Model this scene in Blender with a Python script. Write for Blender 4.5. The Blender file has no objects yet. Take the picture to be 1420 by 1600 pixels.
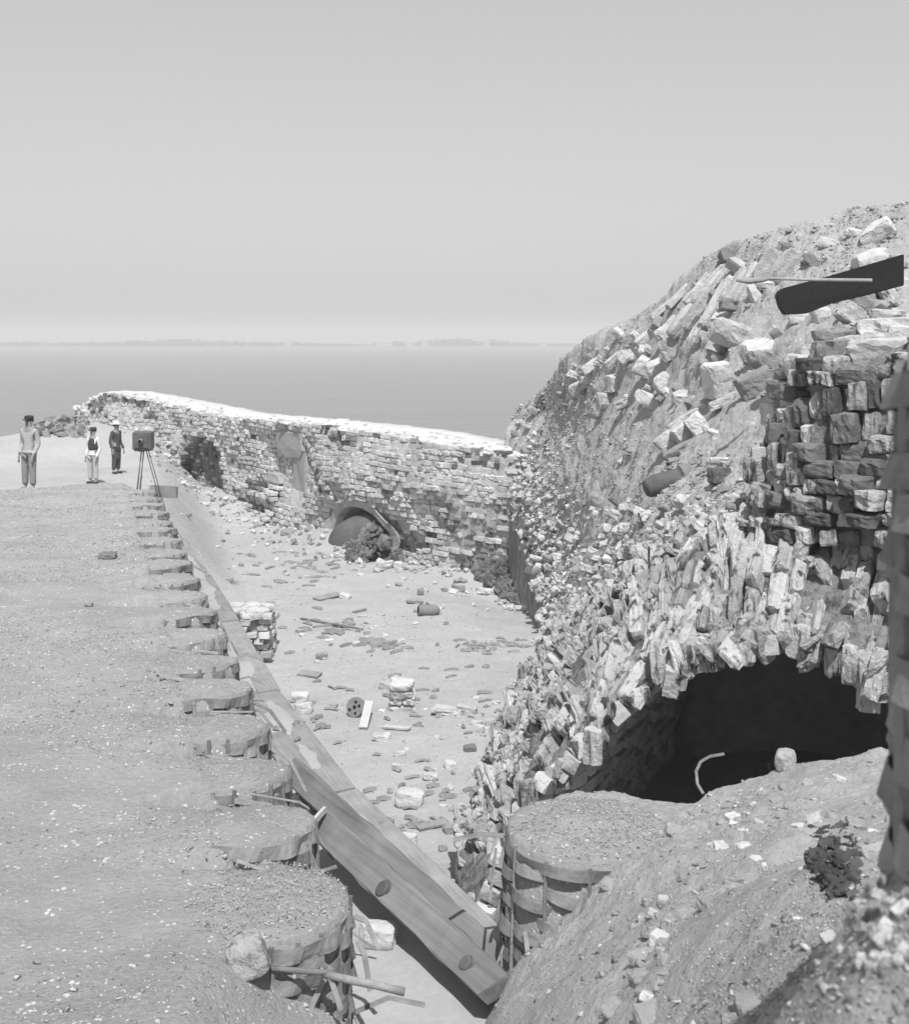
import bpy, bmesh, math, random
import numpy as np
from mathutils import Vector, Matrix
from mathutils.bvhtree import BVHTree

R = random.Random(7)
rng = np.random.default_rng(7)
F = 1900.0            # focal length in photograph pixels (photo 1420 x 1600)
HX, HY = 710.0, 531.0  # optical axis column / horizon row
CZ = 10.0             # camera height above the sea

# ------------------------------------------------------------------ camera, sky, sun
S = bpy.context.scene
COL = S.collection
cam = bpy.data.objects.new('camera', bpy.data.cameras.new('camera'))
COL.objects.link(cam); S.camera = cam
cam.location = (0, 0, CZ); cam.rotation_euler = (math.pi/2, 0, 0)
cd = cam.data
cd.sensor_fit = 'VERTICAL'; cd.sensor_height = 36.0; cd.lens = 36.0*F/1600
cd.shift_y = -(800-HY)/1600.0          # the view camera's falling front
cd.clip_start = 0.1; cd.clip_end = 12000
cd.dof.use_dof = True; cd.dof.focus_distance = 17.0; cd.dof.aperture_fstop = 5.6

SUN = Vector((0.06, -0.53, 0.845)).normalized()
elev = math.asin(SUN.z); azim = math.atan2(SUN.x, SUN.y)
W = bpy.data.worlds.new('World'); S.world = W; W.use_nodes = True
nt = W.node_tree; bg = nt.nodes['Background']
sky = nt.nodes.new('ShaderNodeTexSky'); sky.sky_type = 'NISHITA'; sky.sun_disc = False
sky.sun_elevation = elev; sky.sun_rotation = azim
sky.air_density = 1.0; sky.dust_density = 1.0; sky.ozone_density = 1.0
sep = nt.nodes.new('ShaderNodeSeparateColor')      # the plate is blind to red: blue light only
nt.links.new(sky.outputs[0], sep.inputs[0])
mxs = nt.nodes.new('ShaderNodeMix'); mxs.data_type = 'FLOAT'; mxs.inputs[0].default_value = 1.0
nt.links.new(sep.outputs[1], mxs.inputs[2]); nt.links.new(sep.outputs[2], mxs.inputs[3]); 
veil = nt.nodes.new('ShaderNodeMix'); veil.data_type = 'FLOAT'; veil.inputs[0].default_value = 0.5; veil.inputs[3].default_value = 6.0   # even summer haze over the whole sky
nt.links.new(mxs.outputs[0], veil.inputs[2]); nt.links.new(veil.outputs[0], bg.inputs[0])
bg.inputs[1].default_value = 0.08
sun = bpy.data.objects.new('sun', bpy.data.lights.new('sun', 'SUN')); COL.objects.link(sun)
sun.data.energy = 3.7; sun.data.angle = math.radians(0.6); sun.data.color = (1, 1, 1)
sun.rotation_euler = SUN.to_track_quat('Z', 'Y').to_euler()
S.view_settings.view_transform = 'Standard'; S.view_settings.look = 'None'
S.view_settings.exposure = 0.42; S.view_settings.gamma = 1.0
S.view_settings.use_curve_mapping = False
S.cycles.max_bounces = 6; S.cycles.volume_bounces = 0

# ------------------------------------------------------------------ helpers
def Wp(px, py, Y):
    return Vector(((px-HX)*Y/F, Y, CZ-(py-HY)*Y/F))

def _hash(ix, iy, iz, s):
    n = (ix*374761393 + iy*668265263 + iz*2147483647 + s*1274126177) & 0x7fffffff
    n = ((n ^ (n >> 13))*1274126177) & 0x7fffffff
    n = ((n ^ (n >> 15))*2246822519) & 0x7fffffff
    return ((n ^ (n >> 16)) & 0xffff)/32767.5-1.0

def vnoise(p, s=0):
    p = np.asarray(p, float); i = np.floor(p).astype(np.int64); f = p-i; f = f*f*(3-2*f)
    r = 0
    for dx in (0, 1):
        wx = f[..., 0] if dx else 1-f[..., 0]
        for dy in (0, 1):
            wy = f[..., 1] if dy else 1-f[..., 1]
            for dz in (0, 1):
                wz = f[..., 2] if dz else 1-f[..., 2]
                r = r+wx*wy*wz*_hash(i[..., 0]+dx, i[..., 1]+dy, i[..., 2]+dz, s)
    return r

def fbm(p, o=4, s=0, g=0.5):
    p = np.asarray(p, float); a, r, t = 1.0, 0, 0
    for k in range(o):
        r = r+a*vnoise(p*(2.03**k)+k*7.3, s+k); t += a; a *= g
    return r/t

def smooth(a, b, x):
    t = np.clip((x-a)/(b-a), 0, 1); return t*t*(3-2*t)

def tag(o, label=None, cat=None, group=None, kind=None):
    for k, v in (('label', label), ('category', cat), ('group', group), ('kind', kind)):
        if v: o[k] = v
    return o

def mesh_np(name, V, Fc, mats, parent=None, mi=None, sm=False, tone=None):
    me = bpy.data.meshes.new(name)
    me.from_pydata(V if isinstance(V, list) else V.tolist(), [], Fc if isinstance(Fc, list) else Fc.tolist())
    for m in (mats if isinstance(mats, (list, tuple)) else [mats]): me.materials.append(m)
    if mi is not None: me.polygons.foreach_set('material_index', np.asarray(mi, np.int32))
    if sm: me.polygons.foreach_set('use_smooth', np.ones(len(me.polygons), bool))
    if tone is not None:
        a = me.attributes.new('tone', 'FLOAT', 'FACE'); a.data.foreach_set('value', np.asarray(tone, np.float32))
    me.update()
    o = bpy.data.objects.new(name, me); COL.objects.link(o)
    if parent: o.parent = parent
    return o

def grit(name, P, size, mat_names, pick, parent=None, flat=.65):
    """thousands of small chips: P (n,3) centres, size (n,), pick (n,) material index"""
    base = [rock_shape(8, 2.5) for _ in range(5)]; Vs, Fs, MI, o = [], [], [], 0
    which = rng.integers(0, 5, len(P))
    for b in range(5):
        V, Fc = base[b]; tri = []
        for f in Fc:
            for k in range(1, len(f)-1): tri.append((f[0], f[k], f[k+1]))
        tri = np.array(tri); I = np.where(which == b)[0]; n = len(I)
        if not n: continue
        a = rng.uniform(0, 6.28, n); t = rng.uniform(-.5, .5, n); ca, sa_, ct, st_ = np.cos(a), np.sin(a), np.cos(t), np.sin(t)
        Rm = np.zeros((n, 3, 3)); Rm[:, 0, 0] = ca; Rm[:, 0, 1] = -sa_*ct; Rm[:, 0, 2] = sa_*st_
        Rm[:, 1, 0] = sa_; Rm[:, 1, 1] = ca*ct; Rm[:, 1, 2] = -ca*st_; Rm[:, 2, 1] = st_; Rm[:, 2, 2] = ct
        W_ = V[None]*(size[I][:, None, None]*np.array([1.4, 1.0, flat])); W_ = np.einsum('nij,nkj->nki', Rm, W_)+P[I][:, None]
        Vs.append(W_.reshape(-1, 3)); Fs.append((tri[None]+(np.arange(n)*len(V))[:, None, None]+o).reshape(-1, 3)); o += n*len(V)
        MI.append(np.repeat(pick[I], len(tri)))
    V = np.concatenate(Vs); Fc = np.concatenate(Fs); MI = np.concatenate(MI); me = bpy.data.meshes.new(name)
    me.vertices.add(len(V)); me.vertices.foreach_set('co', V.astype(np.float32).ravel())
    me.loops.add(Fc.size); me.loops.foreach_set('vertex_index', Fc.astype(np.int32).ravel())
    me.polygons.add(len(Fc)); me.polygons.foreach_set('loop_start', np.arange(0, Fc.size, 3, dtype=np.int32))
    for m in mat_names: me.materials.append(M[m])
    me.polygons.foreach_set('material_index', MI.astype(np.int32))
    at = me.attributes.new('tone', 'FLOAT', 'FACE'); at.data.foreach_set('value', rng.random(len(Fc)).astype(np.float32))
    me.update(calc_edges=True); me.validate()
    o = bpy.data.objects.new(name, me); COL.objects.link(o); o['kind'] = 'stuff'
    if parent: o.parent = parent
    return o

def empty(name, loc=(0, 0, 0), rz=0.0):
    o = bpy.data.objects.new(name, None); COL.objects.link(o)
    o.location = loc; o.rotation_euler = (0, 0, rz); o.empty_display_size = 0.2
    return o

def bm_obj(name, bm, m, parent=None, sm=False):
    me = bpy.data.meshes.new(name); bm.to_mesh(me); bm.free(); me.materials.append(m)
    if sm:
        for p in me.polygons: p.use_smooth = True
    o = bpy.data.objects.new(name, me); COL.objects.link(o)
    if parent: o.parent = parent
    return o

# ------------------------------------------------------------------ materials (a black and white plate: all greys)
def mat(name, lo, hi, scale=1.2, fine=14.0, rough=0.95, bump=0.35, bscale=22.0, speck=0.0, sscale=30.0,
        speckv=0.75, vary=0.0, stain=0.0, stscale=(1, 1, 0.25), stv=0.08, aniso=None, metal=0.0, bdist=0.02):
    m = bpy.data.materials.new(name); m.use_nodes = True; t = m.node_tree; N = t.nodes; L = t.links
    b = N['Principled BSDF']; b.inputs['Roughness'].default_value = rough
    b.inputs['Metallic'].default_value = metal
    b.inputs['Specular IOR Level'].default_value = 0.25
    g = N.new('ShaderNodeNewGeometry'); pos = g.outputs['Position']
    if aniso:
        mp = N.new('ShaderNodeMapping'); L.new(pos, mp.inputs[0])
        mp.vector_type = 'TEXTURE'; mp.inputs['Rotation'].default_value = [-q for q in aniso[0]]; mp.inputs['Scale'].default_value = [1/q for q in aniso[1]]; fpos = mp.outputs[0]
    else: fpos = pos
    def noise(sc, det=4, p=None, r=0.6):
        n = N.new('ShaderNodeTexNoise'); n.inputs['Scale'].default_value = sc
        n.inputs['Detail'].default_value = det; n.inputs['Roughness'].default_value = r
        L.new(p or pos, n.inputs['Vector']); return n.outputs['Fac']
    def math_(op, a, c, d=None):
        n = N.new('ShaderNodeMath'); n.operation = op
        for i, v in enumerate((a, c, d)):
            if v is None: continue
            if hasattr(v, 'links'): L.new(v, n.inputs[i])
            else: n.inputs[i].default_value = v
        return n.outputs[0]
    def mrange(v, a, c, d, e):
        n = N.new('ShaderNodeMapRange'); L.new(v, n.inputs[0])
        for i, x in enumerate((a, c, d, e)): n.inputs[i+1].default_value = x
        return n.outputs[0]
    n1 = mrange(noise(scale, 3), 0.3, 0.7, 0, 1); n2 = mrange(noise(fine, 5, fpos), 0.25, 0.75, 0, 1)
    k = math_('ADD', math_('MULTIPLY', n1, 0.5), math_('MULTIPLY', n2, 0.5))
    if vary:
        at = N.new('ShaderNodeAttribute'); at.attribute_name = 'tone'
        oi = N.new('ShaderNodeObjectInfo')
        fr = math_('FRACT', math_('ADD', at.outputs['Fac'], oi.outputs['Random']), 0)
        k = math_('ADD', k, math_('MULTIPLY', math_('SUBTRACT', fr, 0.5), vary))
    v = mrange(k, 0, 1, lo, hi)
    if stain:
        mp = N.new('ShaderNodeMapping'); L.new(pos, mp.inputs[0]); mp.inputs['Scale'].default_value = stscale
        s = mrange(noise(3.0, 6, mp.outputs[0], 0.65), 0.52, 0.64, 0, stain)
        mx = N.new('ShaderNodeMix'); mx.data_type = 'FLOAT'
        L.new(s, mx.inputs[0]); L.new(v, mx.inputs[2]); mx.inputs[3].default_value = stv; v = mx.outputs[0]
    if speck:
        vo = N.new('ShaderNodeTexVoronoi'); vo.inputs['Scale'].default_value = sscale; L.new(pos, vo.inputs['Vector'])
        ns = noise(sscale*0.35, 2)
        rad = mrange(ns, 0.4, 0.75, 0.0, 0.42*speck)
        lt = math_('LESS_THAN', vo.outputs['Distance'], rad)
        mx = N.new('ShaderNodeMix'); mx.data_type = 'FLOAT'
        L.new(lt, mx.inputs[0]); L.new(v, mx.inputs[2]); mx.inputs[3].default_value = speckv; v = mx.outputs[0]
    cc = N.new('ShaderNodeCombineColor')
    for i in range(3): L.new(v, cc.inputs[i])
    L.new(cc.outputs[0], b.inputs['Base Color'])
    if bump:
        bp = N.new('ShaderNodeBump'); bp.inputs['Strength'].default_value = bump; bp.inputs['Distance'].default_value = bdist
        L.new(noise(bscale, 6, fpos, 0.7), bp.inputs['Height']); L.new(bp.outputs[0], b.inputs['Normal'])
    return m

M = {}
M['sand'] = mat('shelly_sand', .27, .43, .9, 26, bump=.9, bscale=24, speck=1, sscale=22, speckv=.68, bdist=.05)
M['bank'] = mat('sand_bank', .30, .48, 1.3, 22, bump=1, bscale=26, speck=.8, sscale=24, speckv=.62, bdist=.04)
M['floor'] = mat('trodden_sand', .31, .44, .35, 9, bump=.6, bscale=9, speck=.5, sscale=12, speckv=.7, bdist=.05)
M['ledge'] = mat('ledge_sand', .30, .42, .8, 16, bump=.5, bscale=16)
M['earth'] = mat('rubble_earth', .34, .54, .7, 12, bump=1, bscale=15, speck=.9, sscale=10, speckv=.6, bdist=.07, vary=.0)
M['stone'] = mat('pale_stone', .40, .66, 1.6, 9, bump=.8, bscale=12, vary=.7, stain=.45, stscale=(1, 1, 1), stv=.25, bdist=.05)
M['greystone'] = mat('grey_stone', .20, .36, 1.6, 9, bump=.8, bscale=12, vary=.6, bdist=.05)
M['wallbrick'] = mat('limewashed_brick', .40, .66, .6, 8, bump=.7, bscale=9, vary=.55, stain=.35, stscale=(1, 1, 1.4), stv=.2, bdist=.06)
M['wallshade'] = mat('bare_and_shaded_brick', .15, .34, 1.2, 8, bump=.7, bscale=9, vary=.6, bdist=.05)
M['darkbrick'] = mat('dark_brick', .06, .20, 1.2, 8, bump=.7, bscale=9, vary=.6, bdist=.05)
M['mortar'] = mat('lime_mortar', .36, .56, .6, 6, bump=1, bscale=6, stain=.5, stscale=(1, 1, .8), stv=.16, bdist=.09)
M['wornbrick'] = mat('weathered_brick', .30, .62, 1.6, 9, bump=1, bscale=13, vary=.8, stain=.95, stscale=(3, 3, .5), stv=.035, bdist=.06)
M['facecore'] = mat('broken_masonry', .12, .36, 1.8, 8, bump=1, bscale=8, stain=.8, stscale=(2, 2, .3), stv=.08, bdist=.1)  # dark core puts shade into the gaps between the bricks
M['vaultbrick'] = mat('lightened_brick', .38, .64, 1.5, 8, bump=.8, bscale=12, vary=.7, bdist=.05)  # lining lightened in place of light missing inside the vault
M['vaultcore'] = mat('lightened_mortar', .24, .42, 1.0, 6, bump=.8, bscale=8)  # lightened with the lining bricks, for want of light inside
M['shadeplaster'] = mat('shaded_streaked_plaster', .10, .34, 1.2, 5, bump=.8, bscale=7, stain=.8, stscale=(2.4, 2.4, .3), stv=.09, bdist=.06)  # dark colour stands in for shade on cross wall and arch inside
M['plaster'] = mat('lime_plaster', .36, .5, .9, 7, bump=.5, bscale=7)
M['greyplaster'] = mat('grey_plaster', .26, .38, .9, 7, bump=.5, bscale=7)
M['walltop'] = mat('lime_crust', .50, .64, .8, 8, bump=.8, bscale=6, bdist=.05)
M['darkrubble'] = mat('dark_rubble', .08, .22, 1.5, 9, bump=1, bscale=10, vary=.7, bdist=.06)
M['rot'] = mat('rotted_shaded_debris', .03, .10, 1.5, 9, bump=1, bscale=16, vary=.7)  # near-black also stands in for shade in the bank's hollow
M['splint'] = mat('split_wood', .13, .33, 2.0, 10, rough=.8, bump=.5, bscale=30, vary=.7, stain=.4, stscale=(1, 1, 6), stv=.09)
M['wood'] = mat('sawn_timber', .09, .28, 1.2, 12, rough=.8, bump=.35, bscale=14, aniso=((0, 0, math.radians(-32)), (2, .07, 2)))
M['darkwood'] = mat('weathered_board', .15, .36, 2.2, 18, rough=.85, bump=.5, bscale=24, aniso=((0, 0, math.radians(-22)), (2, .1, 2)), vary=.3)
M['palewood'] = mat('pale_wood', .40, .55, 3, 18, bump=.3, bscale=30)
M['iron'] = mat('black_iron', .012, .025, 2, 12, rough=.6, bump=.2, bscale=20)
M['rust'] = mat('rusted_iron', .07, .15, 2.5, 14, rough=.8, bump=.6, bscale=20)
M['castiron'] = mat('cast_iron', .16, .26, 3, 14, rough=.8, bump=.5, bscale=20)
M['hole'] = mat('dark_bore', .008, .02, 2, 8)
M['skin'] = mat('skin', .24, .32, 3, 10, bump=0)
M['hair'] = mat('hair', .03, .06, 3, 10, bump=.3)
M['darkcloth'] = mat('dark_cloth', .05, .10, 4, 16, bump=.4)
M['vest'] = mat('vest_cloth', .03, .07, 4, 16, bump=.4)
M['lightcloth'] = mat('light_cloth', .55, .68, 4, 16, bump=.4)
M['palecloth'] = mat('pale_trouser_cloth', .36, .46, 4, 16, bump=.4)
M['stripe'] = mat('banded_cloth', .18, .46, .1, 1.0, bump=.3, aniso=((0, 0, 0), (.2, .2, 9)))
M['greycloth'] = mat('grey_cloth', .20, .3, 4, 16, bump=.4)
M['camwood'] = mat('camera_wood', .09, .14, 3, 16, rough=.6, bump=.2)
M['tree'] = mat('shore_foliage', .07, .13, .02, .2, bump=0)
M['house'] = mat('whitewash', .4, .5, 1, 4, bump=0)
M['roof'] = mat('grey_roof', .22, .3, 1, 4, bump=0)
M['shoreland'] = mat('shore_land', .14, .22, .02, .2, bump=0)

# sea: rippled water
m = bpy.data.materials.new('sea_water'); m.use_nodes = True; t = m.node_tree; b = t.nodes['Principled BSDF']
b.inputs['Base Color'].default_value = (.10, .10, .10, 1); b.inputs['Roughness'].default_value = .28
b.inputs['IOR'].default_value = 1.33
g = t.nodes.new('ShaderNodeNewGeometry'); mp = t.nodes.new('ShaderNodeMapping'); n = t.nodes.new('ShaderNodeTexNoise')
mp.inputs['Scale'].default_value = (.05, .16, 1); n.inputs['Scale'].default_value = 2; n.inputs['Detail'].default_value = 6
bp = t.nodes.new('ShaderNodeBump'); bp.inputs['Strength'].default_value = .9; bp.inputs['Distance'].default_value = .6
t.links.new(g.outputs['Position'], mp.inputs[0]); t.links.new(mp.outputs[0], n.inputs['Vector'])
t.links.new(n.outputs['Fac'], bp.inputs['Height']); t.links.new(bp.outputs[0], b.inputs['Normal']); M['sea'] = m
n2 = t.nodes.new('ShaderNodeTexNoise'); n2.inputs['Scale'].default_value = .6; n2.inputs['Detail'].default_value = 5
mp2 = t.nodes.new('ShaderNodeMapping'); mp2.inputs['Scale'].default_value = (.01, .12, 1)
mr = t.nodes.new('ShaderNodeMapRange'); mr.inputs[3].default_value = .14; mr.inputs[4].default_value = .22
t.links.new(g.outputs['Position'], mp2.inputs[0]); t.links.new(mp2.outputs[0], n2.inputs['Vector'])
t.links.new(n2.outputs['Fac'], mr.inputs[0]); t.links.new(mr.outputs[0], b.inputs['Base Color'])

# ------------------------------------------------------------------ piece shapes
def hull(points):
    bm = bmesh.new()
    for p in points: bm.verts.new(p)
    r = bmesh.ops.convex_hull(bm, input=bm.verts)
    bad = list({e for e in r['geom_interior']+r['geom_unused'] if isinstance(e, bmesh.types.BMVert)})
    bmesh.ops.delete(bm, geom=bad, context='VERTS')
    bmesh.ops.recalc_face_normals(bm, faces=bm.faces)
    bm.verts.index_update()
    V = np.array([v.co[:] for v in bm.verts]); Fc = [[v.index for v in f.verts] for f in bm.faces]; bm.free()
    return V, Fc

def brick_shape(j=.09, c=.13, n=2):
    pts = []
    for sx in (-1, 1):
        for sy in (-1, 1):
            for sz in (-1, 1):
                base = np.array([sx, sy, sz])*.5*(1-np.array([R.random() for _ in range(3)])*j)
                for k in range(n):
                    q = base.copy(); a = R.randrange(3); q[a] -= np.sign(q[a])*R.uniform(.3, 1)*c
                    pts.append(q)
                if n > 1 and R.random() < .7: pts.append(base*.97)
    return hull(pts)

def rock_shape(n=15, e=3.0):
    pts = []
    for k in range(n):
        d = np.array([R.gauss(0, 1) for _ in range(3)]); d /= np.linalg.norm(d)
        s = (np.abs(d)**e).sum()**(-1/e); pts.append(d*s*.5*R.uniform(.82, 1.06))
    return hull(pts)

def rough_shape(e=5.0, amp=.10, seed=0, sub=3):
    """an eroded block: subdivided cube pulled to a superellipsoid and worn by noise"""
    bm = bmesh.new(); bmesh.ops.create_cube(bm, size=1)
    bmesh.ops.subdivide_edges(bm, edges=bm.edges, cuts=sub, use_grid_fill=True)
    bm.verts.index_update()
    V = np.array([v.co[:] for v in bm.verts]); Fc = [[v.index for v in f.verts] for f in bm.faces]; bm.free()
    d = V/np.linalg.norm(V, axis=1)[:, None]
    s = (np.abs(d)**e).sum(1)**(-1/e)
    V = d*(s*.5)[:, None]
    V = V*(1+amp*1.6*vnoise(V*2.3+seed*11.7, seed)[:, None])
    V = V+amp*.8*np.stack([vnoise(V*4.5+seed*3.1, seed+k) for k in (1, 2, 3)], 1)
    return V, Fc

SH = [brick_shape() for _ in range(10)]                     # 0-9 crisp bricks
SH += [brick_shape(.22, .26, 3) for _ in range(10)]         # 10-19 chipped
SH += [rock_shape(R.randrange(12, 18), R.choice((2.2, 3, 5))) for _ in range(12)]   # 20-31 rocks
SH += [rough_shape(R.choice((6, 10, 16)), R.uniform(.09, .17), k, 2) for k in range(10)]    # 32-41 worn (54 faces)
def eroded(seed, cuts, e, chip, streak):
    """a block broken from masonry: knocked-off corners, streaked worn faces"""
    bm = bmesh.new(); bmesh.ops.create_cube(bm, size=1)
    bmesh.ops.subdivide_edges(bm, edges=bm.edges, cuts=cuts, use_grid_fill=True); bm.verts.index_update()
    V = np.array([v.co[:] for v in bm.verts]); Fc = [[v.index for v in f.verts] for f in bm.faces]; bm.free()
    d = V/np.linalg.norm(V, axis=1)[:, None]; sp = d*((np.abs(d)**e).sum(1)**(-1/e)*.5)[:, None]; V = sp
    r_ = random.Random(seed)
    for k in range(chip):       # knocked-off planes
        n = np.array([r_.uniform(.4, 1)*r_.choice((-1, 1)) for _ in range(3)]); n[r_.randrange(3)] *= r_.uniform(.0, .5); n /= np.linalg.norm(n)
        lim = (np.abs(n).sum()*.5)*r_.uniform(.66, .86); q = V @ n-lim; V = V-np.maximum(q, 0)[:, None]*n
    V = V*(1+.10*fbm(V*1.7+seed*5.1, 2, seed)[:, None])
    q = V*np.array([7, 7, 1.6])+seed*3.3
    V = V+V*np.array([1, 1, 0])*streak*vnoise(q, seed+5)[:, None]+.035*np.stack([vnoise(V*6+seed, seed+k) for k in (1, 2, 3)], 1)
    return V, Fc
SH += [eroded(k, 4, R.choice((8, 14, 20)), R.randrange(2, 5), .16) for k in range(12)]       # 42-53 eroded masonry blocks
SH += [eroded(100+k, 7, R.choice((6, 10, 16)), R.randrange(4, 8), .08) for k in range(10)]   # 54-63 larger single stones
SH.append(eroded(7, 7, 3, 7, .05))      # 64 rounded rock
BR, CH, RK, WN = range(0, 10), range(10, 20), range(20, 32), range(32, 42)
ER, BG = range(42, 54), range(54, 64)
_cache = {}
def shape_mesh(i, m):
    k = (i, m)
    if k not in _cache:
        V, Fc = SH[i]; me = bpy.data.meshes.new('piece'); me.from_pydata(V.tolist(), [], Fc)
        me.materials.append(M[m])
        me.update(); _cache[k] = me
    return _cache[k]

def TRS(loc, rot, dims):
    """rot: 3x3 numpy; dims: full sizes"""
    A = np.eye(4); A[:3, :3] = np.asarray(rot) @ np.diag(dims); A[:3, 3] = loc
    return A

def euler(a, b, c):
    return np.array(Matrix.Rotation(c, 3, 'Z') @ Matrix.Rotation(b, 3, 'Y') @ Matrix.Rotation(a, 3, 'X'))

def merge(name, items, parent=None, kind='stuff'):
    """items: (shape, 4x4, material) joined into one mesh"""
    mats = sorted({i[2] for i in items}); Vs, Fs, MI, T = [], [], [], []; o = 0; smf = []
    for s, A, m in items:
        V, Fc = SH[s]; Vs.append(V @ A[:3, :3].T+A[:3, 3])
        Fs += [[q+o for q in f] for f in Fc]; o += len(V)
        MI += [mats.index(m)]*len(Fc); T += [R.random()]*len(Fc); 
    ob = mesh_np(name, np.concatenate(Vs), Fs, [M[m] for m in mats], parent, MI, tone=T)
    if kind: ob['kind'] = kind
    return ob

def pieces(parent, name, items, limit=300, stuff='small_pieces'):
    """items: (shape, 4x4, material, importance)"""
    items = sorted(items, key=lambda i: -i[3])
    inv = parent.matrix_basis.inverted() if parent else Matrix()
    for s, A, m, _ in items[:limit]:
        o = bpy.data.objects.new(name, shape_mesh(s, m)); COL.objects.link(o)
        if parent: o.parent = parent
        o.matrix_basis = inv @ Matrix(A.tolist())
    rest = [(s, np.array(inv) @ A, m) for s, A, m, _ in items[limit:]]
    if rest: merge(stuff, rest, parent)

# ------------------------------------------------------------------ control-net sheets
class Sheet:
    def __init__(s, net, nu, nv):
        P = np.array([[list(p) for p in row] for row in net], float)     # rows (v) x cols (u) x 3
        u = np.linspace(0, P.shape[1]-1, nu); v = np.linspace(0, P.shape[0]-1, nv)
        s.P = s.cr(s.cr(P, u, 1), v, 0); s.norm()
    @staticmethod
    def cr(P, t, ax):
        P = np.moveaxis(P, ax, 0); n = len(P); i = np.clip(np.floor(t).astype(int), 0, n-2); f = (t-i)[:, None, None]
        E = np.concatenate([[2*P[0]-P[1]], P, [2*P[-1]-P[-2]]]); a, b, c, d = E[i], E[i+1], E[i+2], E[i+3]
        r = .5*((2*b)+(-a+c)*f+(2*a-5*b+4*c-d)*f*f+(-a+3*b-3*c+d)*f**3)
        return np.moveaxis(r, 0, ax)
    def norm(s):
        du = np.gradient(s.P, axis=1); dv = np.gradient(s.P, axis=0)
        n = np.cross(du, dv); n /= np.linalg.norm(n, axis=2)[..., None]+1e-9
        c = np.array([0, 0, CZ+3.0])-s.P.reshape(-1, 3).mean(0)
        if (n.reshape(-1, 3) @ c).sum() < 0: n = -n
        s.N = n; s.du = du/(np.linalg.norm(du, axis=2)[..., None]+1e-9); s.dv = dv/(np.linalg.norm(dv, axis=2)[..., None]+1e-9)
    def displace(s, f):
        s.P = s.P+s.N*f(s.P)[..., None]; s.norm(); return s
    def at(s, u, v):
        """u,v in 0..1 -> pos, normal, du, dv"""
        h, w = s.P.shape[:2]; i = int(min(max(v*(h-1), 0), h-1)); j = int(min(max(u*(w-1), 0), w-1))
        return s.P[i, j], s.N[i, j], s.du[i, j], s.dv[i, j]
    def faces(s, mask=None):
        h, w = s.P.shape[:2]; idx = np.arange(h*w).reshape(h, w)
        q = np.stack([idx[:-1, :-1], idx[:-1, 1:], idx[1:, 1:], idx[1:, :-1]], -1).reshape(-1, 4)
        if mask is not None: q = q[mask(s.P)[:-1, :-1].reshape(-1)]
        return q
    def build(s, name, m, parent=None, mask=None, **k):
        q = s.faces(mask)
        ob = mesh_np(name, s.P.reshape(-1, 3), q, m, parent, sm=True, **k)
        s.q = q; return ob

TERR = []     # (verts, faces) for placing things on the surfaces
def add_terr(sh): TERR.append((sh.P.reshape(-1, 3), sh.q))
def bvh_of(lst):
    V, Fc, o = [], [], 0
    for v, q in lst: V += v.tolist(); Fc += (q+o).tolist(); o += len(v)
    return BVHTree.FromPolygons(V, Fc)

def grid_xy(x0, x1, y0, y1, nx, ny, zf):
    X, Y = np.meshgrid(np.linspace(x0, x1, nx), np.linspace(y0, y1, ny))
    s = Sheet.__new__(Sheet); s.P = np.stack([X, Y, zf(X, Y)], -1); s.norm(); return s

# ------------------------------------------------------------------ the sea, the far shore and the air
V = [(-3500, -60, 0), (3500, -60, 0), (3500, 1700, 0), (-3500, 1700, 0)]
sea = mesh_np('sea', V, [[0, 1, 2, 3]], M['sea']); tag(sea, 'calm grey harbour water', kind='structure')

xs = np.linspace(-3300, 3300, 700)
def shore():
    prof = [(-12, -1), (0, .3), (12, 1.6), (60, 2.4), (160, 3), (400, 2), (420, -2)]
    P = np.zeros((len(prof), len(xs), 3))
    for i, (dy, z) in enumerate(prof):
        P[i, :, 0] = xs; P[i, :, 1] = 1560+dy+25*np.sin(xs/400)+8*np.sin(xs/90)
        P[i, :, 2] = z
    s = Sheet.__new__(Sheet); s.P = P; s.norm(); return s
sh = shore(); o = sh.build('far_shore', M['shoreland']); tag(o, kind='structure')
items = []
for k in range(4200):
    x = R.uniform(-3200, 3200); dy = R.uniform(30, 130)
    y = 1560+dy+25*math.sin(x/400)+8*math.sin(x/90)
    h = (7.0+3.6*float(vnoise(np.array([x/130., 0, 3.])))+1.5*float(vnoise(np.array([x/30., 0, 9.]))))*R.uniform(.75, 1.1)
    items.append((R.choice(RK), TRS((x, y, 2+h*.45), euler(0, 0, R.uniform(0, 6)), (R.uniform(7, 15), 9, h)), 'tree'))
o = merge('far_woods', items); tag(o, 'low dark line of trees along the far shore across the water', 'woods', kind='stuff')

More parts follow.
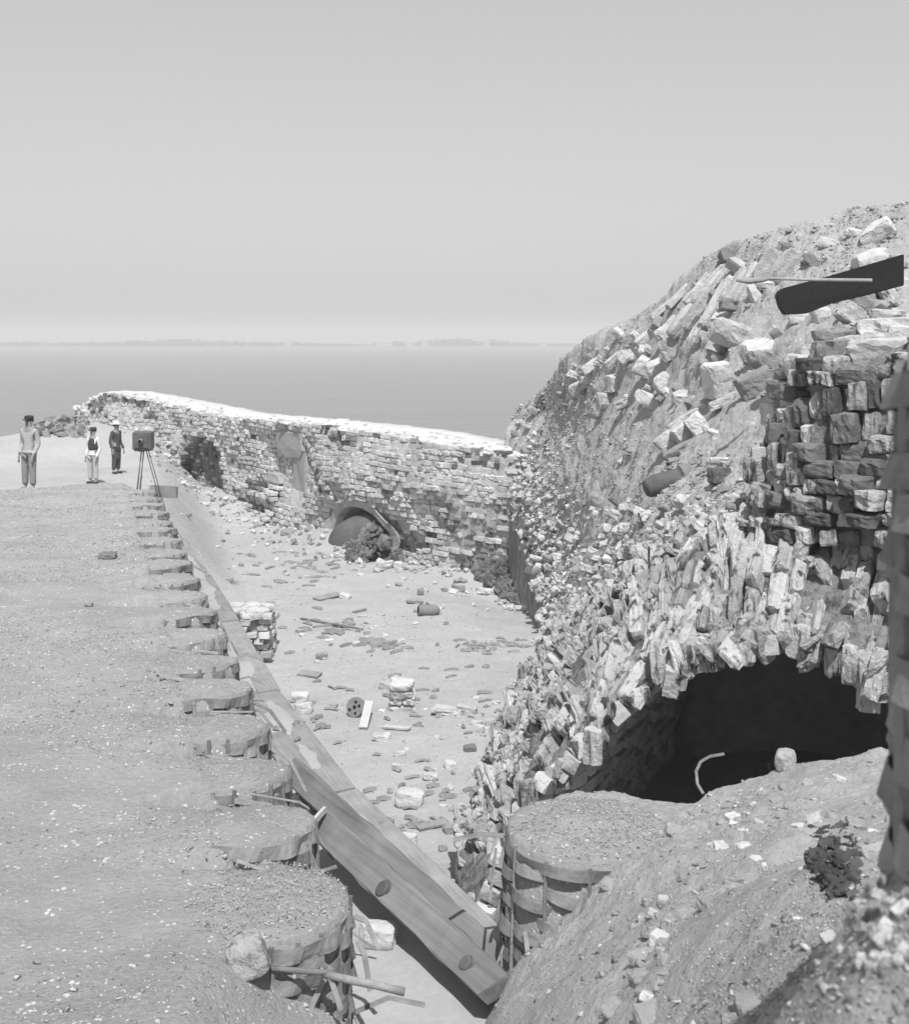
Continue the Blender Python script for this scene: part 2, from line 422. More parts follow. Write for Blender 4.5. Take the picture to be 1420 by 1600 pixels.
hlab = {450: 'pale far shore house standing alone, leftmost of those across the water', 600: 'long low white house on the far shore, widest of those across the water',
        640: 'white far shore house directly right of the long low one', 664: 'small white far shore house, third from the long low one',
        760: 'whitewashed far shore house between the middle cluster and the rubble slope', 848: 'whitewashed house on the far shore nearest the rubble slope'}
for px, w in ((450, 9), (600, 22), (640, 11), (664, 8), (760, 7), (848, 10)):
    Y = 1562+25*math.sin((px-HX)*1560/F/400)+20; x = (px-HX)*Y/F
    r = empty('far_house', (x, Y, 1.5)); tag(r, hlab[px], 'house', 'white houses on the far shore')
    bm = bmesh.new(); bmesh.ops.create_cube(bm, size=1, matrix=Matrix.Translation((0, 0, 2.2)) @ Matrix.Diagonal((w, 8, 4.4, 1))); bm_obj('wall', bm, M['house'], r)
    bm = bmesh.new(); a = [bm.verts.new(p) for p in ((-w/2-.5, -4.6, 4.4), (w/2+.5, -4.6, 4.4), (w/2+.5, 4.6, 4.4), (-w/2-.5, 4.6, 4.4), (-w/2, 0, 6.6), (w/2, 0, 6.6))]
    for f in ((0, 1, 5, 4), (2, 3, 4, 5), (0, 4, 3), (1, 2, 5)): bm.faces.new([a[i] for i in f])
    bm_obj('roof', bm, M['roof'], r)
    for q in (-.28, .28):
        bm = bmesh.new(); bmesh.ops.create_cube(bm, size=1, matrix=Matrix.Translation((q*w, -4.02, 2.4)) @ Matrix.Diagonal((1.2, .1, 1.8, 1))); bm_obj('window', bm, M['iron'], r)

bm = bmesh.new(); bmesh.ops.create_cube(bm, size=1, matrix=Matrix.Translation((0, 1000, 14)) @ Matrix.Diagonal((7200, 2200, 30, 1)))
hz = bpy.data.materials.new('haze'); hz.use_nodes = True; t = hz.node_tree
t.nodes.remove(t.nodes['Principled BSDF']); pv = t.nodes.new('ShaderNodeVolumePrincipled')
pv.inputs['Color'].default_value = (1, 1, 1, 1); pv.inputs['Density'].default_value = .0009; pv.inputs['Anisotropy'].default_value = -0.17
t.links.new(pv.outputs[0], t.nodes['Material Output'].inputs['Volume'])
o = bm_obj('haze', bm, hz); tag(o, kind='stuff')

# ------------------------------------------------------------------ floor of the fort and the terrace
WALL = [(-17.5, 55.5), (-14.5, 52), (-8.9, 45.5), (-4.14, 38), (-.18, 33.5), (1.9, 31.6), (3.6, 30.0)]
WX = np.array([p[0] for p in WALL]); WY = np.array([p[1] for p in WALL])
def wall_y(x): return np.interp(x, WX, WY)
def far_t(X, Y):       # the sand mounds left of the wall's far end
    return smooth(2.6, 0.0, X-(-.2526*Y))*smooth(28.2, 31, Y)
def floor_z(X, Y):
    z = CZ-6.35+.35*smooth(34, 46, Y)
    t_ = far_t(X, Y)
    z = z+t_*(CZ-4.5-z)
    z = z+1.25*np.exp(-(((X+14.4)/3.0)**2+((Y-47.5)/2.6)**2))
    z = z+.7*np.exp(-(((X+19.5)/3.2)**2+((Y-45)/3)**2))
    # debris banked against the foot of the wall
    d = (wall_y(X)-Y)*.75
    z = z+.36*np.exp(-(d/.9)**2)*(.6+.5*np.sin(X*1.3))
    # hollow of broken ground in the corner by the cross wall
    z = z-.30*np.exp(-(((X-1.2)/.9)**2+((Y-30.2)/2.6)**2))
    return z+.10*fbm(np.stack([X*.35, Y*.35, X*0], -1), 3, 3)+.06*fbm(np.stack([X*1.6, Y*1.6, X*0], -1), 4, 5)-.03*np.abs(fbm(np.stack([X*3, Y*2.2, X*0], -1), 3, 6))
fl = grid_xy(-26, 7, 8, 57, 320, 420, floor_z)
o = fl.build('parade_floor', M['floor'], mask=lambda P: P[..., 1] < wall_y(P[..., 0])+.6)
tag(o, kind='structure'); add_terr(fl)

dirv = np.array([-.29, .957]); dirv /= np.linalg.norm(dirv); GR = .575
G0 = np.array([-1.19, 7.40])
def center_x(Y): return G0[0]+(Y-G0[1])*dirv[0]/dirv[1]
TEND = 28.6
def terr_z(X, Y):
    z = CZ-3.345+0*X
    z = z-.03*smooth(7.9, 7.2, Y)-.42*smooth(-1.40, -.75, X)*smooth(7.9, 6.95, Y)
    z = z-.55*smooth(-1.0, .3, X)*smooth(7.9, 6.95, Y)
    z = z-.10*smooth(8, 5.5, Y)*smooth(-1.5, -3, X)
    k = ((Y-G0[1])*dirv[1]+(X-G0[0])*dirv[0])/(2*GR); ph = k-np.floor(k)-.5      # 0 at the touching points
    phi = k-np.floor(k+.5)
    z = z-.13*phi*smooth(.95, .1, center_x(Y)-X)*smooth(7.5, 8.2, Y)
    z = z-.10*np.exp(-(np.where(ph > 0, ph/.06, ph/.17))**2)*smooth(.6, .0, center_x(Y)-X)*smooth(7.0, 7.6, Y)
    # small falls of sand in front of every gabion in the row
    nr = 1-np.exp(-((X-center_x(Y))/1.3)**2)
    z = z+nr*.14*fbm(np.stack([X*.5, Y*.5, X*0], -1), 3, 11)+.045*fbm(np.stack([X*2.1, Y*3.2, X*0], -1), 5, 12)+.02*np.abs(fbm(np.stack([X*6, Y*9, X*0], -1), 3, 13))
    z = z-.11*smooth(-.22, .06, X-center_x(Y))*smooth(7.0, 7.3, Y)
    z = z-1.3*smooth(TEND-.9, TEND+1.6, Y+.5*np.sin(X*1.7)-.12*(X+8))
    return z
te = grid_xy(-16, 1.3, 2.5, 31.5, 400, 520, terr_z)
o = te.build('gabion_terrace', M['sand'], mask=lambda P: (P[..., 0] < center_x(P[..., 1])+.08) | (P[..., 1] < 6.92))
tag(o, kind='structure'); add_terr(te)

# ledge of sand outside the gabion row, with its outer drop
LE = [(6.0, 1.75), (7.2, 1.2), (8.7, .47), (10.2, -.25), (11.6, -.86), (13.7, -1.70), (16.7, -2.68), (20.7, -3.92), (25, -5.35), (29, -6.7)]
ly = np.array([p[0] for p in LE]); lx = np.array([p[1] for p in LE])
def edge_x(Y): return np.interp(Y, ly, lx)
nu, nv = 46, 300
Yg = np.linspace(6.0, 28.9, nv); P = np.zeros((nv, nu, 3))
for j in range(nu):
    f = j/(nu-9)
    a = center_x(Yg)-.5; e = edge_x(Yg)
    if j <= nu-9:
        P[:, j, 0] = a+(e-a)*f; P[:, j, 1] = Yg; P[:, j, 2] = CZ-4.42
    else:
        g = (j-(nu-9))/8
        P[:, j, 0] = e-.05*g; P[:, j, 1] = Yg; P[:, j, 2] = CZ-4.42-2.3*g
s = Sheet.__new__(Sheet); s.P = P; s.norm(); le = s
le.P[..., 2] += np.where(np.arange(nu)[None, :] < nu-9, .08*fbm(np.stack([P[..., 0]*1.6, P[..., 1]*.7, P[..., 2]*0], -1), 4, 21)+.055-.05*smooth(nu-13, nu-9, np.arange(nu))[None, :], 0)
le.norm(); o = le.build('sand_ledge', M['ledge']); tag(o, kind='structure'); add_terr(le)

# ------------------------------------------------------------------ the rubble slope on the right
def back(p, dy, dz): return p[0], p[1], p[2], dy, dz
rows = [
 [(792,800,33),(838,880,28.5),(866,975,24.5),(905,940,20),(1000,880,15),(1060,835,13.8),(1140,820,13),(1210,822,12.6),(1290,832,12.2),(1460,850,11.5)],
 [(790,740,33.3),(830,800,29.5),(885,860,26),(930,860,21),(1010,800,16.5),(1080,770,15),(1150,760,14),(1220,750,13.5),(1300,740,13),(1460,740,12.3)],
 [(789,690,33.8),(838,720,31),(890,750,27),(960,760,22.5),(1040,720,18.5),(1110,690,16.5),(1180,660,15.5),(1250,640,15),(1320,620,14.5),(1460,610,14)],
 [(800,655,34.3),(850,650,32),(900,650,28.5),(980,640,24.5),(1060,610,21),(1130,570,19),(1200,540,18),(1260,520,17),(1330,500,16.5),(1460,480,16)],
 [(815,637,35),(852,612,33),(888,552,30),(1000,490,26.5),(1100,409,24),(1180,366,22.5),(1240,350,21.5),(1300,342,21),(1360,325,20.5),(1470,300,20)]]
net = [[Wp(*p) for p in r] for r in rows]
net.append([p+Vector((.4, 2.2, -1.2)) for p in net[-1]])
net.append([p+Vector((1.2, 4.5, -4.5)) for p in net[-2]])
mo = Sheet(net, 390, 330)
mo.displace(lambda P: .16*fbm(P*.9, 4, 31)+.10*fbm(P*2.6, 4, 33)+.07*np.abs(fbm(P*5.5, 3, 35))-.03)
o = mo.build('rubble_slope', M['earth']); tag(o, kind='structure'); add_terr(mo)

# cross wall (streaked, shade painted in as dark colour) dropping from the slope's left edge to the floor
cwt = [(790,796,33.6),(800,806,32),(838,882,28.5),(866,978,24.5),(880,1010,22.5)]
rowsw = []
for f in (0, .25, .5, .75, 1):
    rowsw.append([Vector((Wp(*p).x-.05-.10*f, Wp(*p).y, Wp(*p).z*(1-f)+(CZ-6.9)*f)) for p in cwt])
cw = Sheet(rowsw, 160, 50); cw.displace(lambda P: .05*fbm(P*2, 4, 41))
r = empty('cross_wall', (1.6, 28, CZ-6.3)); tag(r, 'streaked, shade-painted face of the ruined cross wall below the rubble slope', 'wall')
cw.P = cw.P-np.array([1.6, 28, CZ-6.3]); cwo = cw.build('plaster_face', M['shadeplaster'], r); cw.P = cw.P+np.array([1.6, 28, CZ-6.3])
CROSS = r

# broken vault: the torn edge of masonry facing the camera
cols = [
 [(850,985,25),(822,1060,21.5),(766,1180,17),(712,1400,13.2),(708,1520,12.6)],
 [(885,950,22),(852,1080,18),(808,1210,14.5),(760,1400,12.3),(750,1530,12.2)],
 [(930,920,18.5),(893,1040,15.5),(850,1158,13),(812,1258,12.0),(806,1300,11.9)],
 [(1000,880,15),(970,980,13.6),(932,1080,12.5),(896,1178,12.0),(896,1190,12.1)],
 [(1060,835,13.8),(1040,920,13),(1020,1010,12.3),(980,1092,11.9),(980,1104,12.0)],
 [(1140,820,13),(1120,890,12.5),(1100,970,12.1),(1070,1030,11.8),(1070,1042,12)],
 [(1210,822,12.6),(1190,890,12.1),(1175,955,11.8),(1160,998,11.6),(1160,1010,11.8)],
 [(1290,832,12.2),(1280,900,11.8),(1270,960,11.5),(1262,1008,11.3),(1262,1020,11.5)],
 [(1360,840,11.9),(1350,920,11.5),(1342,990,11.2),(1336,1036,11.0),(1336,1048,11.2)],
 [(1460,850,11.5),(1450,930,11.2),(1445,1010,10.9),(1440,1095,10.7),(1440,1107,10.9)]]
cols.insert(0, [tuple([p[0]+25, p[1]-5, p[2]+2.2]) for p in cols[0]])
net = [[Wp(*cols[c][r_]) for c in range(len(cols))] for r_ in range(5)]
fa = Sheet(net, 420, 200)
def fdisp(P):
    q = P.copy(); q[..., 2] *= .45
    return .14*fbm(P*.9, 3, 51)+.16*fbm(q*3.2, 4, 52)+.05*fbm(P*6, 3, 53)
fa.displace(lambda P: fdisp(P)-.05)
VO = Vector((3, 12, CZ-6.3))
vault = empty('ruined_vault', VO); tag(vault, 'broken brick casemate vault with a jagged weathered edge over a black opening', 'ruin')
def local(sh, org): sh.P = sh.P-np.array(org)
def build_local(sh, name, m, parent, org, **k):
    local(sh, org); o = sh.build(name, m, parent, **k); local(sh, [-c for c in org]); return o
build_local(fa, 'masonry_core', M['facecore'], vault, VO)

# inside of the vault
bot = [Wp(*cols[c][4]) for c in range(2, len(cols))]
ax = Vector((.42, .907, 0))
ins = []
for k in range(6):
    d = k*1.5
    row = []
    for i, p in enumerate(bot):
        q = p+ax*d
        row.append(q)
    # left jamb drops to the floor
    l = row[0].copy(); l.x -= .15; l.z = CZ-7.0
    l2 = (row[0]+l)/2; l2.x -= .05
    rr = row[-1]+Vector((1.6, -.3, -1.4)); r2 = rr+Vector((.4, 0, -3.2))
    ins.append([l, l2]+row+[rr, r2])
vi = Sheet(ins, 240, 140); vi.displace(lambda P: .06*fbm(P*1.6, 4, 61))
build_local(vi, 'vault_lining', M['vaultcore'], vault, VO)
endw = [[p.copy() for p in ins[-1]], [Vector((p.x*.3+5*.7+2, p.y, CZ-6.5)) for p in ins[-1]]]
ew = Sheet([[p-ax*.1 for p in ins[-1]], [Vector((ins[-1][i].x, ins[-1][i].y-.1, CZ-7.0)) for i in range(len(ins[-1]))]], 60, 30)
build_local(ew, 'end_wall', M['vaultcore'], vault, VO)
# bricks of the lining on the lit left side
its = []
h_, w_ = vi.P.shape[:2]
L = np.linalg.norm(np.diff(vi.P[h_//2], axis=0), axis=1).cumsum(); tot = L[-1]
crs = 0; sarc = .1
while sarc < min(tot-.3, 9.5):
    u = np.searchsorted(L, sarc)/w_
    d = -R.random()*.3
    while d < 6.8:
        ln = R.uniform(.3, .55)
        p, n, du, dv = vi.at(u, (d+ln/2)/7.5)
        X_ = dv; Z_ = du; Y_ = np.cross(Z_, X_)
        rot = np.stack([X_, Y_, Z_], 1)
        if R.random() < .93 and d+ln/2 > 0:
            a = R.uniform(-.05, .05)
            its.append((R.choice(CH), TRS(p+n*R.uniform(.0, .07), rot @ euler(a, R.uniform(-.04, .04), R.uniform(-.05, .05)), (ln*.95, .22, .17)), 'vaultbrick', -np.linalg.norm(p-np.array([0, 0, CZ]))-(0 if u < .4 else 3)))
        d += ln
    sarc += .185; crs += 1
pieces(vault, 'brick', its, 90, 'lining_bricks')

# the torn face: bricks on edge in vertical stacks, each stack standing a little forward or back
face_items = []
h_, w_ = fa.P.shape[:2]
dlm = np.linalg.norm(np.diff(fa.P[h_//2], axis=0), axis=1)
u = 0.085; prev = 0
while u < .995:
    colw = R.choice((R.uniform(.07, .11), R.uniform(.09, .17)))
    j = int(u*(w_-1)); vl = np.linalg.norm(np.diff(fa.P[:, j], axis=0), axis=1).cumsum(); tot = vl[-1]*R.uniform(.76, .84)
    d = R.uniform(-.1, .1); off = R.uniform(-.11, .05)
    while abs(off-prev) < .02: off = R.uniform(-.11, .05)
    prev = off; tw = R.uniform(-.12, .12)
    while d < tot:
        ln = R.uniform(.22, .60) if u > .22 else R.uniform(.3, .9)
        if R.random() < .10: off = R.uniform(-.11, .06)
        v = np.searchsorted(vl, d+ln/2)/h_
        p, n, du, dv = fa.at(u, v)
        Z_ = -dv; X_ = du-Z_*np.dot(du, Z_); X_ /= np.linalg.norm(X_); Y_ = np.cross(Z_, X_)
        rot = np.stack([X_, Y_, Z_], 1)
        hole = float(vnoise(np.array([p[0]*2.0, p[1]*2.0, p[2]*1.2]), 71))
        if hole > (-.42 if u < .5 else -.75) and R.random() < .94:
            cw_ = colw*R.uniform(.92, 1.12)
            face_items.append((R.choice(list(ER)), TRS(p+n*(off-.03+R.uniform(-.015, .02)), rot @ euler(R.uniform(-.05, .05), R.uniform(-.03, .03), tw+R.uniform(-.03, .03)), (cw_, .26, ln*1.05)), 'wornbrick' if R.random() < .92 else 'greystone', cw_*ln/np.linalg.norm(p-np.array([0, 0, CZ]))**2))
        d += ln
    u += colw*.97/(dlm[min(j, len(dlm)-1)]*w_)
for k in range(45):      # ragged ends along the broken edge of the opening
    uu = R.uniform(.2, .97); p, n, du, dv = fa.at(uu, R.uniform(.74, .87))
    sz = R.uniform(.06, .17)
    face_items.append((R.choice(ER), TRS(p+n*R.uniform(-.10, .06)+np.array([0, 0, R.uniform(-.10, .06)]), euler(R.uniform(-.2, .2), R.uniform(-.2, .2), R.uniform(0, 3)), (sz, sz*1.2, sz*2.2)), 'wornbrick', .0002*R.random()))
pieces(vault, 'weathered_brick', face_items, 300, 'brick_rubble')

# brick pier standing on the right above the vault
pc = [[(1186,838,12.9),(1188,785,13.0),(1194,735,13.2),(1222,680,13.5),(1236,650,14)],
      [(1215,842,12.4),(1222,780,12.5),(1232,700,12.7),(1243,600,13.1),(1262,560,14.2)],
      [(1262,846,12.0),(1264,760,12.1),(1268,660,12.3),(1272,560,12.7),(1292,540,14.0)],
      [(1320,850,11.7),(1320,760,11.8),(1320,650,12),(1318,552,12.4),(1330,528,14.0)],
      [(1380,855,11.4),(1380,750,11.5),(1380,640,11.8),(1380,540,12.2),(1390,515,13.8)],
      [(1470,860,11.0),(1470,750,11.2),(1470,640,11.4),(1470,530,11.9),(1480,500,13.5)]]
net = [[Wp(*pc[c][r_]) for c in range(6)] for r_ in range(5)]
pi_ = Sheet(net, 160, 160); pi_.displace(lambda P: .14*fbm(P*1.6, 4, 81)-.02)
PO = Vector((4, 12, CZ-2))
pier = empty('brick_pier', PO); tag(pier, 'crumbling brick pier with shade painted into its courses, rising above the broken vault at the right', 'ruin')
build_local(pi_, 'masonry_core', M['facecore'], pier, PO)
its = []; h_, w_ = pi_.P.shape[:2]
vl = np.linalg.norm(np.diff(pi_.P[:, w_//2], axis=0), axis=1).cumsum(); d = .02; row = 0
while d < vl[-1]*.97:
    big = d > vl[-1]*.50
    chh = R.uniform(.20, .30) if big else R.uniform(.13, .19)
    if .28*vl[-1] < d < .40*vl[-1]: chh = .30
    v = np.searchsorted(vl, d+chh/2)/h_
    ul = np.linalg.norm(np.diff(pi_.P[int(v*(h_-1))], axis=0), axis=1).cumsum(); e = -R.random()*.2
    while e < ul[-1]-.05:
        ln = R.uniform(.28, .62) if big else (R.uniform(.12, .22) if .28*vl[-1] < d < .40*vl[-1] else R.uniform(.16, .36))
        uu = np.searchsorted(ul, e+ln/2)/w_
        p, n, du, dv = pi_.at(uu, v)
        X_ = du; Z_ = np.array([0, 0, 1.]); Y_ = np.cross(Z_, X_); Y_ /= np.linalg.norm(Y_); X_ = np.cross(Y_, Z_)
        if R.random() < .93:
            m = 'darkbrick' if (not big and uu > .10 and uu < .78 and R.random() < .5) else 'wornbrick'  # lower courses darkened to stand in for shade on this face
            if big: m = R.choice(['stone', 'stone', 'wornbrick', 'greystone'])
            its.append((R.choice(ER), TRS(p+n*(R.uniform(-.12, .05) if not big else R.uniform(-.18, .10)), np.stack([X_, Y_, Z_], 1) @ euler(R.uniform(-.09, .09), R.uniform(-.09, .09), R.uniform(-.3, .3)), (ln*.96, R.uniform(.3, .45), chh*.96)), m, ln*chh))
        e += ln
    d += chh
pieces(pier, 'brick', its, 260, 'brick_rubble')

# ------------------------------------------------------------------ sand bank at lower right (heightfield through measured points)
pts = [Wp(*p) for p in [(860,1258,9.1),(1000,1245,9.2),(1090,1238,9.2),(1115,1216,9.3),(1210,1184,9.3),(1350,1180,9.1),(1500,1178,9),
 (1020,1334,7.6),(900,1438,7.55),(800,1524,7.6),(1120,1300,7.8),(1250,1280,7.6),(1400,1270,7.2),
 (790,1560,7.0),(900,1500,6.9),(1050,1420,6.6),(1200,1380,6.3),(1350,1340,6.0),(850,1580,6.3),(1000,1530,5.3),(1150,1480,4.7),(1300,1440,4.2),(1450,1400,4.0),
 (1000,1650,4.8),(1200,1590,2.9),(1330,1490,2.3),(1400,1410,2.1),(1380,1350,2.3),(1430,1345,2.5),(1150,1700,2.7)]]
pts += [Vector(p) for p in [(.25,9,CZ-4.5),(.2,8.2,CZ-4.45),(.15,7.4,CZ-4.35),(0,6.5,CZ-4.2),(-.2,5.6,CZ-4.1),(.1,4.5,CZ-3.4),(.7,1.5,CZ-1.5),(2.2,1.6,CZ-.9),(2.6,3.0,CZ-1.3),(4.5,7,CZ-2.7),(4.5,9,CZ-3.1)]]
A = np.array([[p.x, p.y] for p in pts]); zz = np.array([p.z for p in pts])
def U(r2): return .5*r2*np.log(r2+1e-9)
n_ = len(A); K = U(((A[:, None]-A[None])**2).sum(-1))+.02*np.eye(n_); Pm = np.concatenate([np.ones((n_, 1)), A], 1)
Mx = np.block([[K, Pm], [Pm.T, np.zeros((3, 3))]]); sol = np.linalg.solve(Mx, np.concatenate([zz, np.zeros(3)]))
GB = (Wp(920, 1292, 8.2).x, 8.2, Wp(920, 1292, 8.2).z)       # centre of the right-hand gabion's top
def bank_z(X, Y):
    r = sol[-3]+sol[-2]*X+sol[-1]*Y
    for i in range(len(A)): r = r+sol[i]*U((X-A[i, 0])**2+(Y-A[i, 1])**2)
    r = r-.05*smooth(6.5, 8.5, Y)-2.6*smooth(9.25, 10.1, Y)
    r = r+.10*fbm(np.stack([X*1.3, Y*1.3, X*0], -1), 4, 91)+.05*fbm(np.stack([X*5, Y*5, X*0], -1), 4, 92)+.025*np.abs(fbm(np.stack([X*14, Y*14, X*0], -1), 3, 93))
    # hollow eaten into the bank
    hx, hy = Wp(1305, 1335, 6.3).x, 6.35
    q = np.exp(-(((X-hx)/.26)**2+((Y-hy)/.55)**2)**2)
    r = r-.75*q
    # fill kept just inside the gabion hoop, sand slipped away in front-left of it
    d = np.hypot(X-GB[0], Y-GB[1])
    r = np.where((d < GR-.02), np.minimum(r, GB[2]-.05), r)
    return r
ba = grid_xy(-.3, 4.6, 1.4, 10.4, 320, 500, bank_z)
o = ba.build('sand_bank', M['bank']); tag(o, kind='structure'); add_terr(ba)

BV = bvh_of(TERR)
FACEB = bvh_of([(fa.P.reshape(-1, 3), fa.q)]); PIB = bvh_of([(pi_.P.reshape(-1, 3), pi_.q)])
CAMP = Vector((0, 0, CZ))
def hit(px, py, bv=None):
    d = Vector(((px-HX)/F, 1, (HY-py)/F)).normalized()
    p, n, i, t_ = (bv or BV).ray_cast(CAMP, d)
    if p is None: return None, None
    if n.dot(d) > 0: n = -n
    return p, n

# ------------------------------------------------------------------ the far brick wall
seg = np.hypot(np.diff(WX), np.diff(WY)); cum = np.concatenate([[0], seg.cumsum()]); LW = cum[-1]
def wall_pt(s): return np.interp(s, cum, WX), np.interp(s, cum, WY)
def wall_frame(s):
    a = wall_pt(max(s-.3, 0)); b = wall_pt(min(s+.3, LW)); d = np.array([b[0]-a[0], b[1]-a[1], 0]); d /= np.linalg.norm(d)
    n = np.array([d[1], -d[0], 0]);
    if n[1] > 0: n = -n
    return d, n
def s_at(px, off=0):     # arc length where the wall crosses an image column
    best = min(np.linspace(0, LW, 1200), key=lambda s: abs(HX+F*wall_pt(s)[0]/wall_pt(s)[1]-px)); return float(best)
def wall_top(s):
    px = HX+F*wall_pt(s)[0]/wall_pt(s)[1]
    return np.interp(px, [100, 125, 148, 168, 200, 340, 500, 640, 700, 785, 830], [CZ-3.5, CZ-3.0, CZ-2.5, CZ-2.32, CZ-2.42, CZ-2.85, CZ-2.72, CZ-2.78, CZ-2.92, CZ-3.05, CZ-3.1])
WO = Vector((-4, 38, CZ-6.3))
wall = empty('ruined_brick_wall', WO); tag(wall, 'long ruined limewashed brick wall with arched recesses running along the sea side', 'wall')
sa, sb = s_at(512), s_at(632); sd0, sd1 = s_at(262), s_at(350)
sc0, sc1 = s_at(705), s_at(800)
def arch_in(s, z):        # the plastered arch
    c = (s_at_c-s)/1.45; zz_ = (z-(CZ-6.3))/2.0
    return c*c+zz_*zz_ < 1
s_at_c = (s_at(512)+s_at(612))/2
arc_r = (s_at(612)-s_at(512))/2
def in_arch(s, z, g=1.0): return ((s-s_at_c)/(arc_r*g))**2+((z-(CZ-6.3))/(1.30*g))**2 < 1
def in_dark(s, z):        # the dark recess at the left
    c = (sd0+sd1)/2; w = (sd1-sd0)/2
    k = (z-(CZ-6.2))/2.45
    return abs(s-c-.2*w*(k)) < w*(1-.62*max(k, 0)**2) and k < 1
def wall_off(s, z):       # where the face stands forward or back
    q = np.array([s*.35, z*.5, 2.]); o_ = .30*float(vnoise(q, 5))+.12*float(vnoise(np.array([s*1.3, z*1.5, 5.]), 6))
    if in_arch(s, z): o_ -= .9
    elif in_dark(s, z): o_ -= .5
    return o_
SS = np.linspace(0, LW, 330); ZZ = np.linspace(0, 1, 44); P = np.zeros((len(ZZ)+5, len(SS), 3))
for j, s_ in enumerate(SS):
    x, y = wall_pt(s_); d, n = wall_frame(s_); top = float(wall_top(s_)); base = CZ-6.9
    for i, f in enumerate(ZZ):
        z = base+(top-base)*f; o_ = wall_off(s_, z); lean = -.18*f
        P[i, j] = np.array([x, y, z])+n*(o_+.09+lean)
    for k, (bk, up) in enumerate(((-.4, .03), (-1.0, .06), (-1.9, .04), (-2.3, -.5), (-2.7, -9))):
        P[len(ZZ)+k, j] = np.array([x, y, top+up])+n*(bk-.2)
s = Sheet.__new__(Sheet); s.P = P; s.norm(); ws = s
ws.P = ws.P+(.05*fbm(ws.P*2.2, 4, 101))[..., None]*np.array([0, -.5, 1.])
local(ws, WO)
mi = np.zeros((len(ZZ)+4, len(SS)-1), int); mi[len(ZZ)-1:] = 1
for i in range(len(ZZ)-1):
    for j in range(len(SS)-1):
        s_ = SS[j]; z = CZ-6.9+(float(wall_top(s_))-CZ+6.9)*ZZ[i]
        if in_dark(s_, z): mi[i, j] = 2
        elif in_arch(s_, z): mi[i, j] = 3  # inside of the arch coloured dark for its shade
ws.q = ws.faces()
o = mesh_np('wall_core', ws.P.reshape(-1, 3), ws.q, [M['mortar'], M['walltop'], M['darkrubble'], M['shadeplaster']], wall, mi.reshape(-1), sm=True)
local(ws, [-c for c in WO]); TERRW = [(ws.P.reshape(-1, 3), ws.q)]; WB = bvh_of(TERRW)

patches = [(s_at(430), s_at(470), CZ-3.9, CZ-3.0), (s_at(452), s_at(474), CZ-5.4, CZ-3.6), (s_at(410), s_at(436), CZ-4.95, CZ-4.5)]
its = []; z = CZ-6.62; crs = 0; CH_H = .155
while z < CZ-2.2:
    s_ = R.random()*.2
    while s_ < LW-.1:
        ln = R.choice((R.uniform(.12, .24), R.uniform(.2, .5))); sm_ = s_+ln/2; zt = float(wall_top(sm_)); zc = z+CH_H/2+.05*float(vnoise(np.array([sm_*.5, z, 1.])))
        zc -= .018*(sm_ % 3)
        ok = zc < zt+.02 and R.random() < .965
        if in_arch(sm_, zc, 1.02): ok = False
        for a, b_, z0, z1 in patches:
            if a < sm_ < b_ and z0 < zc < z1: ok = False
        ring = (not in_arch(sm_, zc, 1.02)) and in_arch(sm_, zc, 1.16)
        if ring: ok = False
        if ok:
            x, y = wall_pt(sm_); d, n = wall_frame(sm_); pos = np.array([x, y, zc])
            f = (zc-(CZ-6.9))/(zt-(CZ-6.9))
            cl = float(vnoise(np.array([sm_*.75, zc*1.6, 3.]), 8)); c2 = float(vnoise(np.array([sm_*2.8, zc*4.5, 3.]), 9))
            dark = (cl+.55*c2 > .50) or (in_dark(sm_, zc) and R.random() < .9) or (sm_ > sc0 and zc < CZ-4.3 and R.random() < .62) or R.random() < .05  # low right end: shadow painted as dark bricks
            o_ = wall_off(sm_, zc)-.18*f
            if s_at(378) < sm_ < s_at(440) and zc < CZ-4.9: o_ += .22+.16*math.sin(zc*30)
            pro = R.uniform(-.035, .045)-(.02 if dark else 0)+(.0 if c2 < .35 else -.04)
            rot = np.stack([d, -n, np.array([0, 0, 1.])], 1)
            if np.linalg.det(rot) < 0: rot = np.stack([d, n, np.array([0, 0, 1.])], 1)
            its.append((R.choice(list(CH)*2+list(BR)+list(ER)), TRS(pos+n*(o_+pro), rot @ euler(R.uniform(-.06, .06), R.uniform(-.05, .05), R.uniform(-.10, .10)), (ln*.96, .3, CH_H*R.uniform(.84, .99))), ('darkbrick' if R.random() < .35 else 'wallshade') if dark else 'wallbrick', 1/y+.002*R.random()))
        s_ += ln
    z += CH_H; crs += 1
pieces(wall, 'brick', its, 280, 'wall_bricks')
